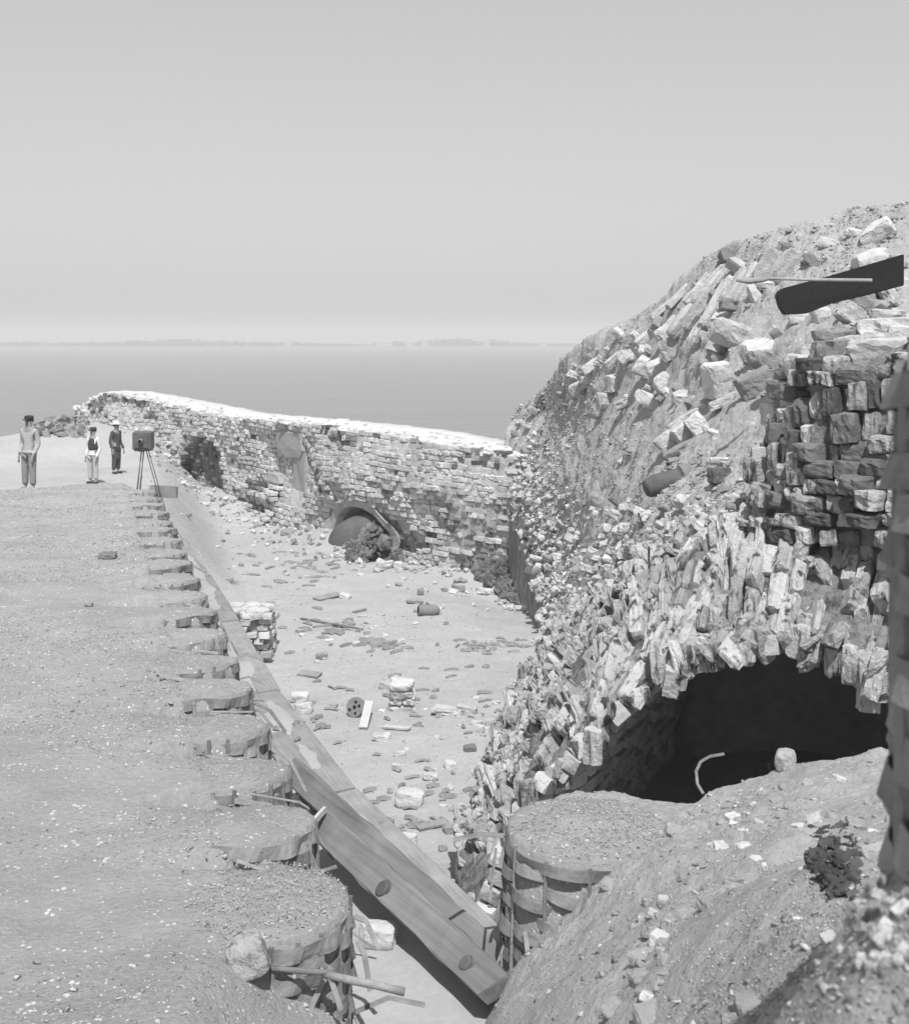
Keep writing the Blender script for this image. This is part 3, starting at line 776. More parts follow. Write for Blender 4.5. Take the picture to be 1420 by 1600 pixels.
# arch ring of plaster, voussoirs
nA, nG = 60, 12; P = np.zeros((nG, nA, 3))
for i in range(nG):
    for j in range(nA):
        a = math.pi*(j+.5)/nA; g = .97+.24*(i/(nG-1))*(1+.6*float(fbm(np.array([a*5., 0, 1.]), 4, 104)))
        s_ = s_at_c-arc_r*g*math.cos(a); z = CZ-6.3+1.30*g*math.sin(a); x, y = wall_pt(s_); d, n = wall_frame(s_)
        off = .30*float(vnoise(np.array([s_*.35, z*.5, 2.]), 5)); P[i, j] = np.array([x, y, z])+n*(off+.10-(.25 if i == 0 else 0)-(.03 if i == nG-1 else 0))-np.array(WO)
s = Sheet.__new__(Sheet); s.P = P; s.norm(); s.displace(lambda P: .03*fbm(P*3.5, 4, 103)); s.build('arch_plaster', M['mortar'], wall)
for a, b_, z0, z1 in patches:
    sm_ = (a+b_)/2; x, y = wall_pt(sm_); d, n = wall_frame(sm_); rot = np.stack([d, -n, np.array([0, 0, 1.])], 1)
    o = bpy.data.objects.new('plaster_patch', shape_mesh(R.choice(WN), 'greyplaster')); COL.objects.link(o); o.parent = wall
    o.matrix_basis = Matrix.Translation(-WO) @ Matrix(TRS(np.array([x, y, (z0+z1)/2])+n*(wall_off(sm_, (z0+z1)/2)-.02), rot, (b_-a, .35, z1-z0)).tolist())
# crumbled edge on top
its = []
for k in range(420):
    s_ = R.uniform(0, LW-.5); x, y = wall_pt(s_); d, n = wall_frame(s_); sz = R.uniform(.1, .3)
    its.append((R.choice(WN), TRS(np.array([x, y, float(wall_top(s_))+R.uniform(-.05, .05)])-n*R.uniform(.1, 1.2)-np.array(WO), euler(R.uniform(-.2, .2), 0, R.uniform(0, 3)), (sz*1.6, sz*1.6, sz*.6)), 'walltop'))
merge('coping_rubble', its, wall)

# ------------------------------------------------------------------ gabions
def band(rad, z, h, amp, n_st, ph, r0=.0, a0=0, a1=2*math.pi, seg=72, seed=0, thick=.012):
    """one woven splint passing in and out of the stakes"""
    V, Fc = [], []; closed = abs(a1-a0-2*math.pi) < 1e-6
    for i in range(seg+1):
        a = a0+(a1-a0)*i/seg
        w = math.sin(a*n_st/2+ph*math.pi)
        w = math.copysign(abs(w)**.7, w)
        rr = rad+amp*w+.012*math.sin(a*3+seed)
        zz_ = z+.012*math.sin(a*5+seed*2.1)+.012*math.sin(a*2+seed)
        hh = h*(.92+.08*math.sin(a*7+seed))
        tl = .010*w
        for (dr, dz) in ((-thick/2, -hh/2), (thick/2+tl, -hh/2), (thick/2-tl, hh/2), (-thick/2, hh/2)):
            V.append(((rr+dr)*math.cos(a), (rr+dr)*math.sin(a), zz_+dz))
    for i in range(seg):
        for k in range(4): Fc.append([i*4+k, i*4+(k+1) % 4, i*4+4+(k+1) % 4, i*4+4+k])
    Fc.append([3, 2, 1, 0]); Fc.append([seg*4, seg*4+1, seg*4+2, seg*4+3])
    return V, Fc

def tube(path, r, n=8, flat=1.0):
    V, Fc = [], []
    for i, p in enumerate(path):
        p = Vector(p); d = (Vector(path[min(i+1, len(path)-1)])-Vector(path[max(i-1, 0)])).normalized()
        a = d.orthogonal().normalized(); b_ = d.cross(a); rr = r[i] if isinstance(r, (list, tuple)) else r
        for k in range(n):
            t_ = 2*math.pi*k/n; V.append(tuple(p+a*math.cos(t_)*rr+b_*math.sin(t_)*rr*flat))
    for i in range(len(path)-1):
        for k in range(n): Fc.append([i*n+k, i*n+(k+1) % n, (i+1)*n+(k+1) % n, (i+1)*n+k])
    Fc.append(list(range(n))[::-1]); Fc.append([(len(path)-1)*n+k for k in range(n)])
    return V, Fc

def disc_fill(rad, dome=.04, sink=.03, seed=0, nr=18, na=72):
    V, Fc = [(0, 0, dome-sink)], []
    for i in range(1, nr+1):
        f = i/nr
        for k in range(na):
            a = 2*math.pi*k/na; V.append((rad*f*math.cos(a), rad*f*math.sin(a), dome*(1-f*f)-sink))
    V = np.array(V); V[:, 2] += .035*fbm(V*4+seed*3.3, 4, 111)+.015*fbm(V*14+seed, 3, 112)
    for k in range(na): Fc.append([0, 1+k, 1+(k+1) % na])
    for i in range(nr-1):
        for k in range(na): Fc.append([1+i*na+k, 1+(i+1)*na+k, 1+(i+1)*na+(k+1) % na, 1+i*na+(k+1) % na])
    b0 = 1+(nr-1)*na; nb = len(V); V = np.concatenate([V, V[b0:b0+na]*np.array([1, 1, 0])+np.array([0, 0, -1.0])])
    for k in range(na): Fc.append([b0+k, nb+k, nb+(k+1) % na, b0+(k+1) % na])
    return V, Fc

def make_gabion(seed, hgt=1.0, nb=11, rad=GR, ns=22):
    r = empty('gabion')
    rr = random.Random(seed)
    V, Fc = disc_fill(rad-.03, .06, .01, seed); mesh_np('sand_fill', V, Fc, M['sand'], r, sm=True)
    bh = hgt/nb
    for k in range(nb):
        z = -.045-bh*(k+.45)
        V, Fc = band(rad-.02, z+rr.uniform(-.012, .012), bh*rr.uniform(.78, 1.1), .017, ns, k % 2, seed=rr.uniform(0, 9))
        o = mesh_np('splint', V, Fc, M['splint'], r, sm=False)
    for k in range(ns):
        a = 2*math.pi*(k+.0)/ns+math.pi/ns*0; x, y = (rad-.02)*math.cos(a), (rad-.02)*math.sin(a)
        tp = rr.uniform(-.06, -.01)
        V, Fc = tube([(x, y, tp), (x+rr.uniform(-.01, .01), y+rr.uniform(-.01, .01), -hgt*.5), (x, y, -hgt)], [.012, .015, .014], 6, 1.4)
        mesh_np('stake', V, Fc, M['splint'], r)
    return r

def copy_tree(o, mat_=None):
    c = o.copy(); COL.objects.link(c)
    for ch in list(o.children):
        d = ch.copy(); COL.objects.link(d); d.parent = c
    return c

protos = [make_gabion(k) for k in (1, 2, 3)]
ORD = ['', '', '', '', 'fifth', 'sixth', 'seventh', 'eighth', 'ninth', 'tenth', 'eleventh', 'twelfth', 'thirteenth', 'fourteenth', 'fifteenth', 'sixteenth', 'seventeenth', 'eighteenth', 'farthest']
gl = {0: 'nearest gabion of the left row, whole splint basket filled with shelly sand',
      1: 'second nearest gabion of the left row, beside the timber end with the pale slat',
      2: 'third nearest gabion of the left row, just behind the upper timber end',
      3: 'fourth nearest gabion of the left row, splints sagging above the board ledge'}
NG = 19
for k in range(NG):
    c = G0+dirv*(2*GR*1.0*k)
    zt = CZ-3.40+.02*math.sin(k*2.1)
    o = protos[k] if k < 3 else copy_tree(protos[k % 3])
    o.location = (c[0], c[1], zt if k else CZ-3.41)
    tl = Matrix.Rotation((.112+R.uniform(-.03, .03)) if k else .02, 3, Vector((-dirv[1], dirv[0], 0)))
    o.rotation_euler = (tl @ Matrix.Rotation(R.uniform(0, 6.28) if k else 1.0, 3, 'Z')).to_euler()
    tag(o, gl.get(k, ORD[min(k, 18)]+(' gabion of the left row counted from the nearest one' if k < 18 else ' gabion of the left row, ending under the tripod camera')), 'gabion', 'gabions of the left row')
g2 = make_gabion(9, 1.35, 15, ns=12); g2.location = GB; g2.rotation_euler = (.02, -.03, 2.0)
tag(g2, 'wide sand-filled gabion bulging from the sand bank below the vault opening', 'gabion')
g3 = make_gabion(12, 1.15, 15); g3.location = (1.40, 2.2, CZ-.012); g3.rotation_euler = (0, .01, .4)
tag(g3, 'blurred tall gabion cut off by the right edge of the view', 'gabion')

# broken splints hanging from the gabions, and frayed ends at each notch
def ribbon(pts, w, th, name, m, parent=None):
    V, Fc = [], []
    for i, p in enumerate(pts):
        p = Vector(p); d = (Vector(pts[min(i+1, len(pts)-1)])-Vector(pts[max(i-1, 0)])).normalized()
        s_ = d.cross(Vector((.3, -.8, .5))).normalized(); n = s_.cross(d)
        for a, b_ in ((-1, -1), (1, -1), (1, 1), (-1, 1)): V.append(tuple(p+s_*a*w/2+n*b_*th/2))
    k = len(pts)
    for i in range(k-1):
        for q in range(4): Fc.append([i*4+q, i*4+(q+1) % 4, i*4+4+(q+1) % 4, i*4+4+q])
    Fc += [[3, 2, 1, 0], [k*4-4, k*4-3, k*4-2, k*4-1]]
    if name is None: return V, Fc
    return mesh_np(name, V, Fc, m, parent)
AV, AF, o_ = [], [], 0
for k in range(NG):
    c = G0+dirv*(2*GR*k)
    for q in range(14 if k < 8 else 7):
        a = R.uniform(-1.9, .5); rr_ = GR+R.uniform(0, .06); p0 = Vector((c[0]+rr_*math.cos(a), c[1]+rr_*math.sin(a), CZ-3.4-R.uniform(.15, .85)))
        d = Vector((R.uniform(-.3, .7), R.uniform(-.7, .2), R.uniform(-.6, .15))).normalized(); ln = R.uniform(.15, .5)
        V, Fc = ribbon([p0, p0+d*ln*.5+Vector((0, 0, .02)), p0+d*ln+Vector((0, 0, -.10))], R.uniform(.012, .035), .008, None, None)
        AV += V; AF += [[i+o_ for i in f] for f in Fc]; o_ += len(V)
for k in range(1, NG):          # torn splint ends lying at each gap between two gabions
    c = G0+dirv*(2*GR*(k-.5))
    for q in range(7 if k < 9 else 4):
        off = R.uniform(-.42, .50); px0 = c[0]+off; p0 = Vector((px0+.12*off, c[1]-R.uniform(-.04, .16)-.1*max(off, 0), CZ-3.40-R.uniform(.0, .13)))
        a = math.pi+R.uniform(-.35, .35); ln = R.uniform(.15, .45)
        d = Vector((math.cos(a), math.sin(a)*.6, R.uniform(-.05, .28)))
        V, Fc = ribbon([p0, p0+d*ln*.5, p0+d*ln], R.uniform(.012, .045), .008, None, None)
        AV += V; AF += [[i+o_ for i in f] for f in Fc]; o_ += len(V)
for q in range(26):
    a = R.uniform(-3.6, -1.6); rr_ = GR+R.uniform(-.02, .07); p0 = Vector((GB[0]+rr_*math.cos(a), GB[1]+rr_*math.sin(a), GB[2]-R.uniform(.12, 1.0)))
    d = Vector((R.uniform(-.6, .6), R.uniform(-.6, .0), R.uniform(-1.2, .1))).normalized(); ln = R.uniform(.12, .4)
    V, Fc = ribbon([p0, p0+d*ln*.5, p0+d*ln+Vector((0, 0, -.05))], R.uniform(.01, .035), .006, None, None)
    AV += V; AF += [[i+o_ for i in f] for f in Fc]; o_ += len(V)
o = mesh_np('splint_scraps', AV, AF, M['splint']); tag(o, 'frayed splint ends and bark scraps hanging from the gabion baskets', 'wood scraps', kind='stuff')

# ------------------------------------------------------------------ timbers and boards by the ledge
def box_between(a, b_, w, t_, up, name, m, parent=None, cuts=10, warp=0.0):
    """bar from a to b, width w along 'up' (made perpendicular), thickness t_"""
    a, b_ = Vector(a), Vector(b_); d = (b_-a).normalized(); u_ = (Vector(up)-d*Vector(up).dot(d)).normalized(); n = d.cross(u_)
    V, Fc = [], []; bv = min(w, t_)*.06
    for i in range(cuts+1):
        p = a+(b_-a)*(i/cuts)
        for (s_, q) in ((-1, -1), (1, -1), (1, 1), (-1, 1)):
            j = warp*R.uniform(-1, 1)
            for (e1, e2) in (((-bv, 0), (0, -bv)) if s_*q > 0 else ((0, -bv), (-bv, 0))):
                V.append(tuple(p+u_*s_*(w/2+e1+j)+n*q*(t_/2+e2)))
    for i in range(cuts):
        for q in range(8): Fc.append([i*8+q, i*8+(q+1) % 8, i*8+8+(q+1) % 8, i*8+8+q])
    Fc += [list(range(7, -1, -1)), [cuts*8+q for q in range(8)]]
    return mesh_np(name, V, Fc, m, parent), n, u_

def timber(A1, A2, B1, B2, th, label, bolts):
    """broad face through the four measured corners; A upper end, B lower end; 1 = far edge, 2 = near edge"""
    A1, A2, B1, B2 = Wp(*A1), Wp(*A2), Wp(*B1), Wp(*B2)
    root = empty('bolted_timber', (A2+B2)/2); tag(root, label, 'timber', 'squared timbers lying across the ledge')
    org = root.location
    n = (B1-A1).cross(A2-A1).normalized()
    if n.dot(CAMP-A1) < 0: n = -n
    V, Fc = [], []; nn = 16
    for i in range(nn+1):
        f = i/nn; p1 = A1.lerp(B1, f); p2 = A2.lerp(B2, f); e = (p2-p1).normalized()*.012
        j = Vector((0, 0, R.uniform(-.004, .004)))
        for q in (p1+e, p2-e, p2-n*.012, p2-n*th, p1-n*th, p1-n*.012): V.append(tuple(q+j+Vector([R.gauss(0, .0035) for _ in range(3)])-org))
    for i in range(nn):
        for k in range(6): Fc.append([i*6+k, i*6+(k+1) % 6, i*6+6+(k+1) % 6, i*6+6+k])
    Fc += [[5, 4, 3, 2, 1, 0], [nn*6+k for k in range(6)]]
    bm_ = mesh_np('beam', V, Fc, M['wood'], root)
    bb = BVHTree.FromPolygons([tuple(Vector(v)+org) for v in V], Fc)
    for px, py, r_ in bolts:
        c = hit(px, py, bb)[0]-org
        x_ = (B1-A1).normalized(); y_ = n.cross(x_)
        V, Fc = [], []; m_ = 20
        for (rr_, zz_) in ((r_*1.25, .001), (r_*1.2, .006), (r_, .006), (r_*.98, .022), (r_*.8, .03)):
            for k in range(m_):
                a = 2*math.pi*k/m_; V.append(tuple(c+x_*rr_*math.cos(a)+y_*rr_*math.sin(a)+n*zz_))
        for i in range(4):
            for k in range(m_): Fc.append([i*m_+k, i*m_+(k+1) % m_, (i+1)*m_+(k+1) % m_, (i+1)*m_+k])
        Fc.append([4*m_+k for k in range(m_)])
        mesh_np('bolt_head', V, Fc, M['rust'], root)
    return root
timber((508,1262,10.2), (481,1302,10.1), (794,1522,7.75), (745,1556,7.66), .12,
       'near grey squared timber with two round bolt heads, its foot in the sand bank', [(599,1390,.062), (729,1507,.05)])
timber((462,1182,11.5), (438,1214,11.42), (812,1500,8.2), (782,1538,8.12), .12,
       'farther grey squared timber half covered by the bolted one, its upper end by the gabions', [])
a, b_ = Wp(478, 1296, 9.8), Wp(508, 1264, 10.1)
o, _, _ = box_between(a, b_, .045, .03, (0, 0, 1), 'pale_stick', M['palewood']); tag(o, 'short pale stick leaning on the upper end of the bolted timber', 'stick')

# long boards along the outer edge of the ledge
wk = empty('board_edging', (-1.7, 13.7, CZ-4.42)); tag(wk, 'line of weathered boards lying along the outer edge of the sand ledge', 'boards')
yb = 7.6; row = 0
while yb < 26:
    ln = R.uniform(3.0, 4.2); ye = min(yb+ln, 27)
    for q, off in enumerate((.13, .42)):
        if q == 1 and yb > 12: continue
        n0 = 8; 
        for sgi in range(1):
            a = Vector((float(edge_x(yb+.04))-off, yb+.04, CZ-4.385)); b_ = Vector((float(edge_x(ye))-off, ye, CZ-4.385))
            mid = Vector((float(edge_x((yb+ye)/2))-off, (yb+ye)/2, CZ-4.385))
            tilt = .05+R.uniform(-.02, .02)
            o, _, _ = box_between(a-wk.location, b_-wk.location, .28, .05, (1, .3, tilt), 'board', M['darkwood'], wk, cuts=12, warp=.004)
            o.location = ((mid-(a+b_)/2)*.6)
    yb = ye

# sand drifted over the boards in scallops
its = []
V_, F_, o_ = [], [], 0
for (px, py, rx, ry, h, rot) in ((572,1300,.50,.09,.13,0),(706,1424,.62,.10,.14,0),(640,1362,.25,.07,.10,0)):
    Y = 1900*4.26/(py-HY); c = Vector(((px-HX)*Y/F, Y, CZ-4.33)); n1, n2 = 9, 40
    tdir = Vector((-.50, .87, 0)).normalized(); sdir = Vector((tdir.y, -tdir.x, 0))
    base = o_
    V_.append(tuple(c+Vector((0, 0, h)))); o_ += 1
    for i in range(1, n1+1):
        f = i/n1
        for k in range(n2):
            a = 2*math.pi*k/n2; w = 1+.16*math.sin(a*3+px)+.1*math.sin(a*5+py)
            V_.append(tuple(c+tdir*rx*f*w*math.cos(a)+sdir*ry*f*w*math.sin(a)+Vector((0, 0, h*(1-f*f)**1.5-(.03 if i == n1 else 0))))); o_ += 1
    for k in range(n2): F_.append([base, base+1+k, base+1+(k+1) % n2])
    for i in range(n1-1):
        for k in range(n2): F_.append([base+1+i*n2+k, base+1+(i+1)*n2+k, base+1+(i+1)*n2+(k+1) % n2, base+1+i*n2+(k+1) % n2])
o = mesh_np('drifted_sand', V_, F_, M['floor'], sm=True); tag(o, 'pale sand drifted in scallops over the boards and timbers', 'sand', kind='stuff')

# ------------------------------------------------------------------ single stones
def stone(px, py, w, h, rot, label, cat='stone', m='stone', name='stone_block', shp=None, depth=.8, bv=None, sink=.22, group=None, yaw=None, tilt=0):
    p, n = hit(px, py+h*.35, bv)
    if p is None: return None
    sc = p.y/F; W_, H_ = w*sc, h*sc; D_ = max(W_, H_)*depth
    vx = euler(R.uniform(-.15, .15)+tilt, -math.radians(rot), 0) @ euler(0, 0, R.uniform(-.4, .4) if yaw is None else yaw)
    pos = np.array(p)+np.array([0, D_*.15, H_*(.5-sink)])
    o = bpy.data.objects.new(name, shape_mesh(shp if (shp or 0) > 63 else 54+shp % 10 if shp is not None else R.choice(BG), m)); COL.objects.link(o)
    o.matrix_basis = Matrix(TRS(pos, vx, (W_, D_, H_)).tolist())
    tag(o, label, cat, group); return o

GS = 'large loose blocks on the rubble slope'
big = [  # px, py (centre), w, h, in-plane rotation (deg, counter-clockwise), text
 (1148,522,68,40,-20,'largest pale boulder on the rubble slope with a jagged pocked top','stone',33),
 (1052,540,40,34,25,'squarish pale block with a dark underside left of the largest boulder','stone',12),
 (1040,520,34,24,30,'smaller pale block resting against the squarish block on the slope','stone',13),
 (1110,548,18,40,-8,'narrow upright pale stone just left of the largest boulder','stone',14),
 (1186,548,50,42,15,'rough tilted stone immediately right of the largest boulder','stone',36),
 (1200,565,60,30,-20,'dark-bottomed flat stone below the black iron plate','greystone',37),
 (1126,590,42,56,10,'broad pale stone half sunk in earth under the largest boulder','stone',35),
 (1180,598,58,40,25,'wide grey slab sunk in the slope beside the broad pale stone','greystone',38),
 (1010,572,30,36,60,'upright pale block in the middle of the slope, left of the squarish block','stone',15),
 (1027,571,34,24,25,'pale flat block lying right of the upright middle block','stone',16),
 (1036,598,26,30,35,'pale broken block below the flat block at mid slope','stone',17),
 (962,596,30,26,10,'rounded pale block on the left part of the slope','stone',18),
 (902,608,22,22,30,'small pale block with dark left side near the sea edge of the slope','stone',19),
 (948,625,30,26,0,'rounded white stone lying low on the left slope','stone',34),
 (978,628,34,14,25,'flat pale slab with a small dark end beside the rounded white stone','stone',11),
 (1230,470,1,1,0,None,None,None),
 (1330,490,40,30,-35,'angular pale block at the right under the black iron plate','stone',12),
 (1356,478,44,30,-30,'flat grey tilted block farthest right under the black plate','greystone',14),
 (1250,492,34,26,5,'pale block wedged under the lower corner of the black iron plate','stone',36),
 (1283,492,26,24,10,'small pale block between two others under the black iron plate','stone',34),
 (1315,462,26,20,30,'pale wedge of stone leaning on the black iron plate','stone',15),
 (1362,405,50,34,25,'large pale block at the right edge above the black iron plate','stone',16),
 (1372,362,50,30,35,'long pale stone at the right edge near the crest','stone',17),
 (1140,395,30,26,20,'grey rough lump on the crest of the slope','greystone',37),
 (1352,455,34,34,0,'round grey stone touching the right end of the pole','greystone',38)]
for b in big:
    if b[5] is None: continue
    stone(b[0], b[1], b[2], b[3], b[4], b[5], 'stone', b[6], shp=b[7], group=GS)
# pair of square sandstone blocks lying end to end
for px, py, w, h, rot, lb in ((1044,690,34,34,38,'left block of the three sandstone pieces lying end to end on the slope'),(1068,674,34,34,38,'middle block of the three sandstone pieces lying end to end'),(1090,662,28,34,38,'right block of the three end-to-end sandstone pieces, with a dark side')):
    stone(px, py, w, h, rot, lb, 'stone', 'stone', shp=R.choice(BR), depth=.9, group='sandstone blocks lying end to end')
stone(1078, 652, 70, 18, 32, 'long flat pale slab just above the end-to-end sandstone blocks', 'stone', 'stone', shp=11, depth=.5)
stone(1136, 624, 56, 14, 24, 'long thin pale slab pointing up the slope towards the pier', 'stone', 'stone', shp=12, depth=.4)
stone(1066, 700, 60, 14, 30, 'grey stone strip lying below the end-to-end sandstone blocks', 'stone', 'greystone', shp=13, depth=.4)
# leaning slabs of the upper slope
slabs = [(1122,455,20,90,-30),(1150,440,26,80,-32),(1168,430,22,70,-30),(1200,408,34,66,-32),(1228,405,30,60,-30),(1090,470,20,70,-35),(1066,490,20,60,-40),(1100,505,26,60,-35),(1130,485,22,60,-30),(1110,430,16,70,-38),(1090,440,14,60,-40),(1180,455,16,40,20),(1045,505,20,44,-45),(1010,520,16,40,-50),(985,545,14,40,-50),(960,555,14,34,-50),(925,565,16,34,-55),(1060,455,12,50,-45),(1035,475,12,46,-50)]
for k, (px, py, w, h, rot) in enumerate(slabs):
    stone(px, py, w, h, rot, 'long pale slab of fallen masonry leaning down the upper rubble slope', 'slab', 'stone', name='fallen_slab', shp=R.choice(BG), depth=.35, sink=.35, group='leaning slabs on the upper slope')

# generic loose stones on the slope
cnt = 0
for k in range(1500):
    u, v = R.uniform(.03, 1), R.uniform(.0, .62)
    p, n, du, dv = mo.at(u, v)
    px = HX+F*p[0]/p[1]; py = HY-F*(p[2]-CZ)/p[1]
    if px > 1440 or cnt >= 285: continue
    dens = .35+.9*float(vnoise(np.array([px/70, py/70, 1.]), 131))
    if 860 < px < 1060 and 640 < py < 790: dens *= .12
    if 1200 < px < 1360 and 350 < py < 480: dens *= .15
    if py < 560 or py > 780: dens += .35
    if R.random() > dens: continue
    sz = R.choice((R.uniform(8, 15), R.uniform(13, 24), R.uniform(18, 32)))*p[1]/F*(.6 if u < .33 else 1)
    q = euler(R.uniform(-.5, .5), math.radians(R.uniform(5, 50)), R.uniform(-.8, .8))
    o = bpy.data.objects.new('loose_stone', shape_mesh(R.choice(list(ER)*2+list(BG)), R.choice(('stone', 'stone', 'stone', 'greystone')))); COL.objects.link(o)
    o.matrix_basis = Matrix(TRS(p+np.array(n)*sz*.02, q, (sz*R.uniform(.9, 1.9), sz*R.uniform(.6, 1), sz*R.uniform(.45, .8))).tolist())
    tag(o, 'loose angular stone, one of many strewn over the rubble slope', 'stone', 'loose stones strewn over the rubble slope'); cnt += 1
N_ = 52000; jj = rng.integers(0, mo.P.shape[1], N_); ii = rng.integers(0, int(mo.P.shape[0]*.68), N_); Pq = mo.P[ii, jj]; Nq = mo.N[ii, jj]
kp = rng.random(N_) < .4+.8*vnoise(Pq*.8, 133); Pq, Nq = Pq[kp], Nq[kp]; bq = rng.random(len(Pq))
sq = np.where(bq < .86, rng.uniform(1.2, 3.2, len(Pq)), np.where(bq < .985, rng.uniform(3, 7, len(Pq)), rng.uniform(7, 12, len(Pq))))*Pq[:, 1]/F
o = grit('slope_gravel', Pq+rng.uniform(-.02, .02, Pq.shape)+Nq*sq[:, None]*.2, sq, ['stone', 'greystone', 'earth'], rng.integers(0, 3, len(Pq)), flat=.8); tag(o, 'chips and gravel covering the rubble slope', 'gravel')

# rubble where the slope meets the vault edge, top of the torn masonry, the pier foot, and the cross wall crest
items = []
for k in range(520):
    u, v = R.uniform(.2, 1), R.uniform(0, .13); p, n, du, dv = mo.at(u, v)
    sz = (R.uniform(6, 15) if R.random() < .8 else R.uniform(15, 26))*p[1]/F*(1 if u > .35 else .6)
    items.append((R.choice(list(ER)), TRS(p-n*sz*.12, euler(R.uniform(-.4, .4), R.uniform(-.3, .3), R.random()*3), (sz*1.3, sz, sz*.75)), R.choice(('wornbrick', 'stone', 'stone', 'wornbrick', 'greystone')), sz/p[1]))
pieces(vault, 'crest_stone', [(a, b, c, d) for a, b, c, d in items], 200, 'crest_rubble')
items = []
for k in range(420):
    u, v = R.uniform(0, .26), R.uniform(0, .3); p, n, du, dv = mo.at(u, v)
    sz = R.uniform(3, 11)*p[1]/F
    items.append((R.choice(list(WN)), TRS(p+n*sz*.05-np.array(CROSS.location), euler(R.uniform(-.4, .4), R.uniform(-.3, .3), R.random()*3), (sz*1.3, sz, sz*.6)), R.choice(('stone', 'wallbrick', 'wornbrick'))))
merge('crest_rubble', items, CROSS)
# broken brick edge showing on the cross wall's near end
items = []
for k in range(150):
    c0 = R.choice([((846, 965, 25.5), (870, 985, 24)), ((836, 890, 28.2), (852, 960, 25.5)), ((795, 800, 32.5), (836, 885, 28.4))])
    a, b_ = Wp(*c0[0]), Wp(*c0[1]); p = np.array(a.lerp(b_, R.random()))+np.array([R.uniform(-.05, .3), R.uniform(-.3, .3), R.uniform(-.25, .12)])
    sz = R.uniform(.1, .26); items.append((R.choice(WN), TRS(p-np.array(CROSS.location), euler(R.random(), R.random(), R.random()*3), (sz*1.3, sz, sz*.7)), R.choice(('stone', 'wornbrick'))))
merge('edge_rubble', items, CROSS)

# dark rubble in the wall's arch and, painting in a cast shadow, in the corner
items = []
for k in range(420):
    px, py = R.uniform(545, 628), R.uniform(838, 878)
    p, n = hit(px, py)
    if p is None or not 33 < p.y < 41: continue
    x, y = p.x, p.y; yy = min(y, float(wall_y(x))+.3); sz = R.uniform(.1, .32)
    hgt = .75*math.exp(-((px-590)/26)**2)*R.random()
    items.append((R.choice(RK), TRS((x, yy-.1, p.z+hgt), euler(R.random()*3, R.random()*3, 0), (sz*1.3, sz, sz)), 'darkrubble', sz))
rb = empty('rubble_heap', tuple(hit(590, 868)[0])); tag(rb, 'heap of dark rubble spilling from the arched recess in the brick wall', 'rubble heap')
pieces(rb, 'rubble_piece', items, 60, 'rubble_bits')
items = []
for k in range(600):
    px = R.uniform(722, 850); py = R.uniform(868+(px-722)*.55, 895+(px-722)*.62)
    if px < 800: py -= R.uniform(0, 22)
    p, n = hit(px, py)
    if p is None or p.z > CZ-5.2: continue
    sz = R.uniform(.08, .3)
    items.append((R.choice(RK), TRS((p.x, p.y, p.z+.05+.4*R.random()*math.exp(-((px-775)/18)**2-((py-890)/22)**2)), euler(R.random()*3, R.random()*3, 0), (sz*1.3, sz, sz*.8)), 'darkrubble', sz))  # dark pieces stand in for the cross wall's shadow
rb = empty('rubble_heap', tuple(hit(790, 900)[0])); tag(rb, 'strip of broken rubble coloured dark as shadow in the corner at the foot of the cross wall', 'rubble heap')
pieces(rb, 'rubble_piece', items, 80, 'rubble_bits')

# ------------------------------------------------------------------ iron things
def prism(outline, Yf, th, name, m, label, cat, yslope=0.0, bev=.01):
    pf = [Wp(x, y, Yf+yslope*(x-outline[0][0])) for x, y in outline]
    c = sum(pf, Vector())/len(pf); bm = bmesh.new(); f = bm.faces.new([bm.verts.new(p-c) for p in pf])
    bm.normal_update()
    e = bmesh.ops.extrude_face_region(bm, geom=[f]); dv_ = Vector((0, th, 0))
    bmesh.ops.translate(bm, verts=[v for v in e['geom'] if isinstance(v, bmesh.types.BMVert)], vec=dv_)
    bmesh.ops.recalc_face_normals(bm, faces=bm.faces)
    bmesh.ops.bevel(bm, geom=[x for x in bm.edges], offset=bev, segments=2, affect='EDGES')
    o = bm_obj(name, bm, m); o.location = c; tag(o, label, cat); return o
prism([(1213,462),(1216,455),(1225,450),(1300,430),(1412,397),(1412,446),(1352,462),(1300,474),(1260,490),(1226,492),(1218,480)], 15.2, .12, 'iron_plate', M['iron'], 'large flat black iron plate lying tilted on the upper right rubble', 'iron plate', yslope=.004)
# a long pole with a flattened blade end
P_ = [Wp(1150, 438, 14.6), Wp(1168, 439, 14.6), Wp(1190, 437, 14.6), Wp(1202, 435, 14.6), Wp(1270, 437, 14.5), Wp(1362, 438, 14.3)]
c = P_[3].copy(); V, Fc = tube([p-c for p in P_], [.018, .042, .038, .022, .022, .024], 10, .8)
o = mesh_np('wooden_pole', V, Fc, M['darkwood'], sm=True); o.location = c; tag(o, 'long thin pole with a flattened blade end across the black iron plate', 'pole')

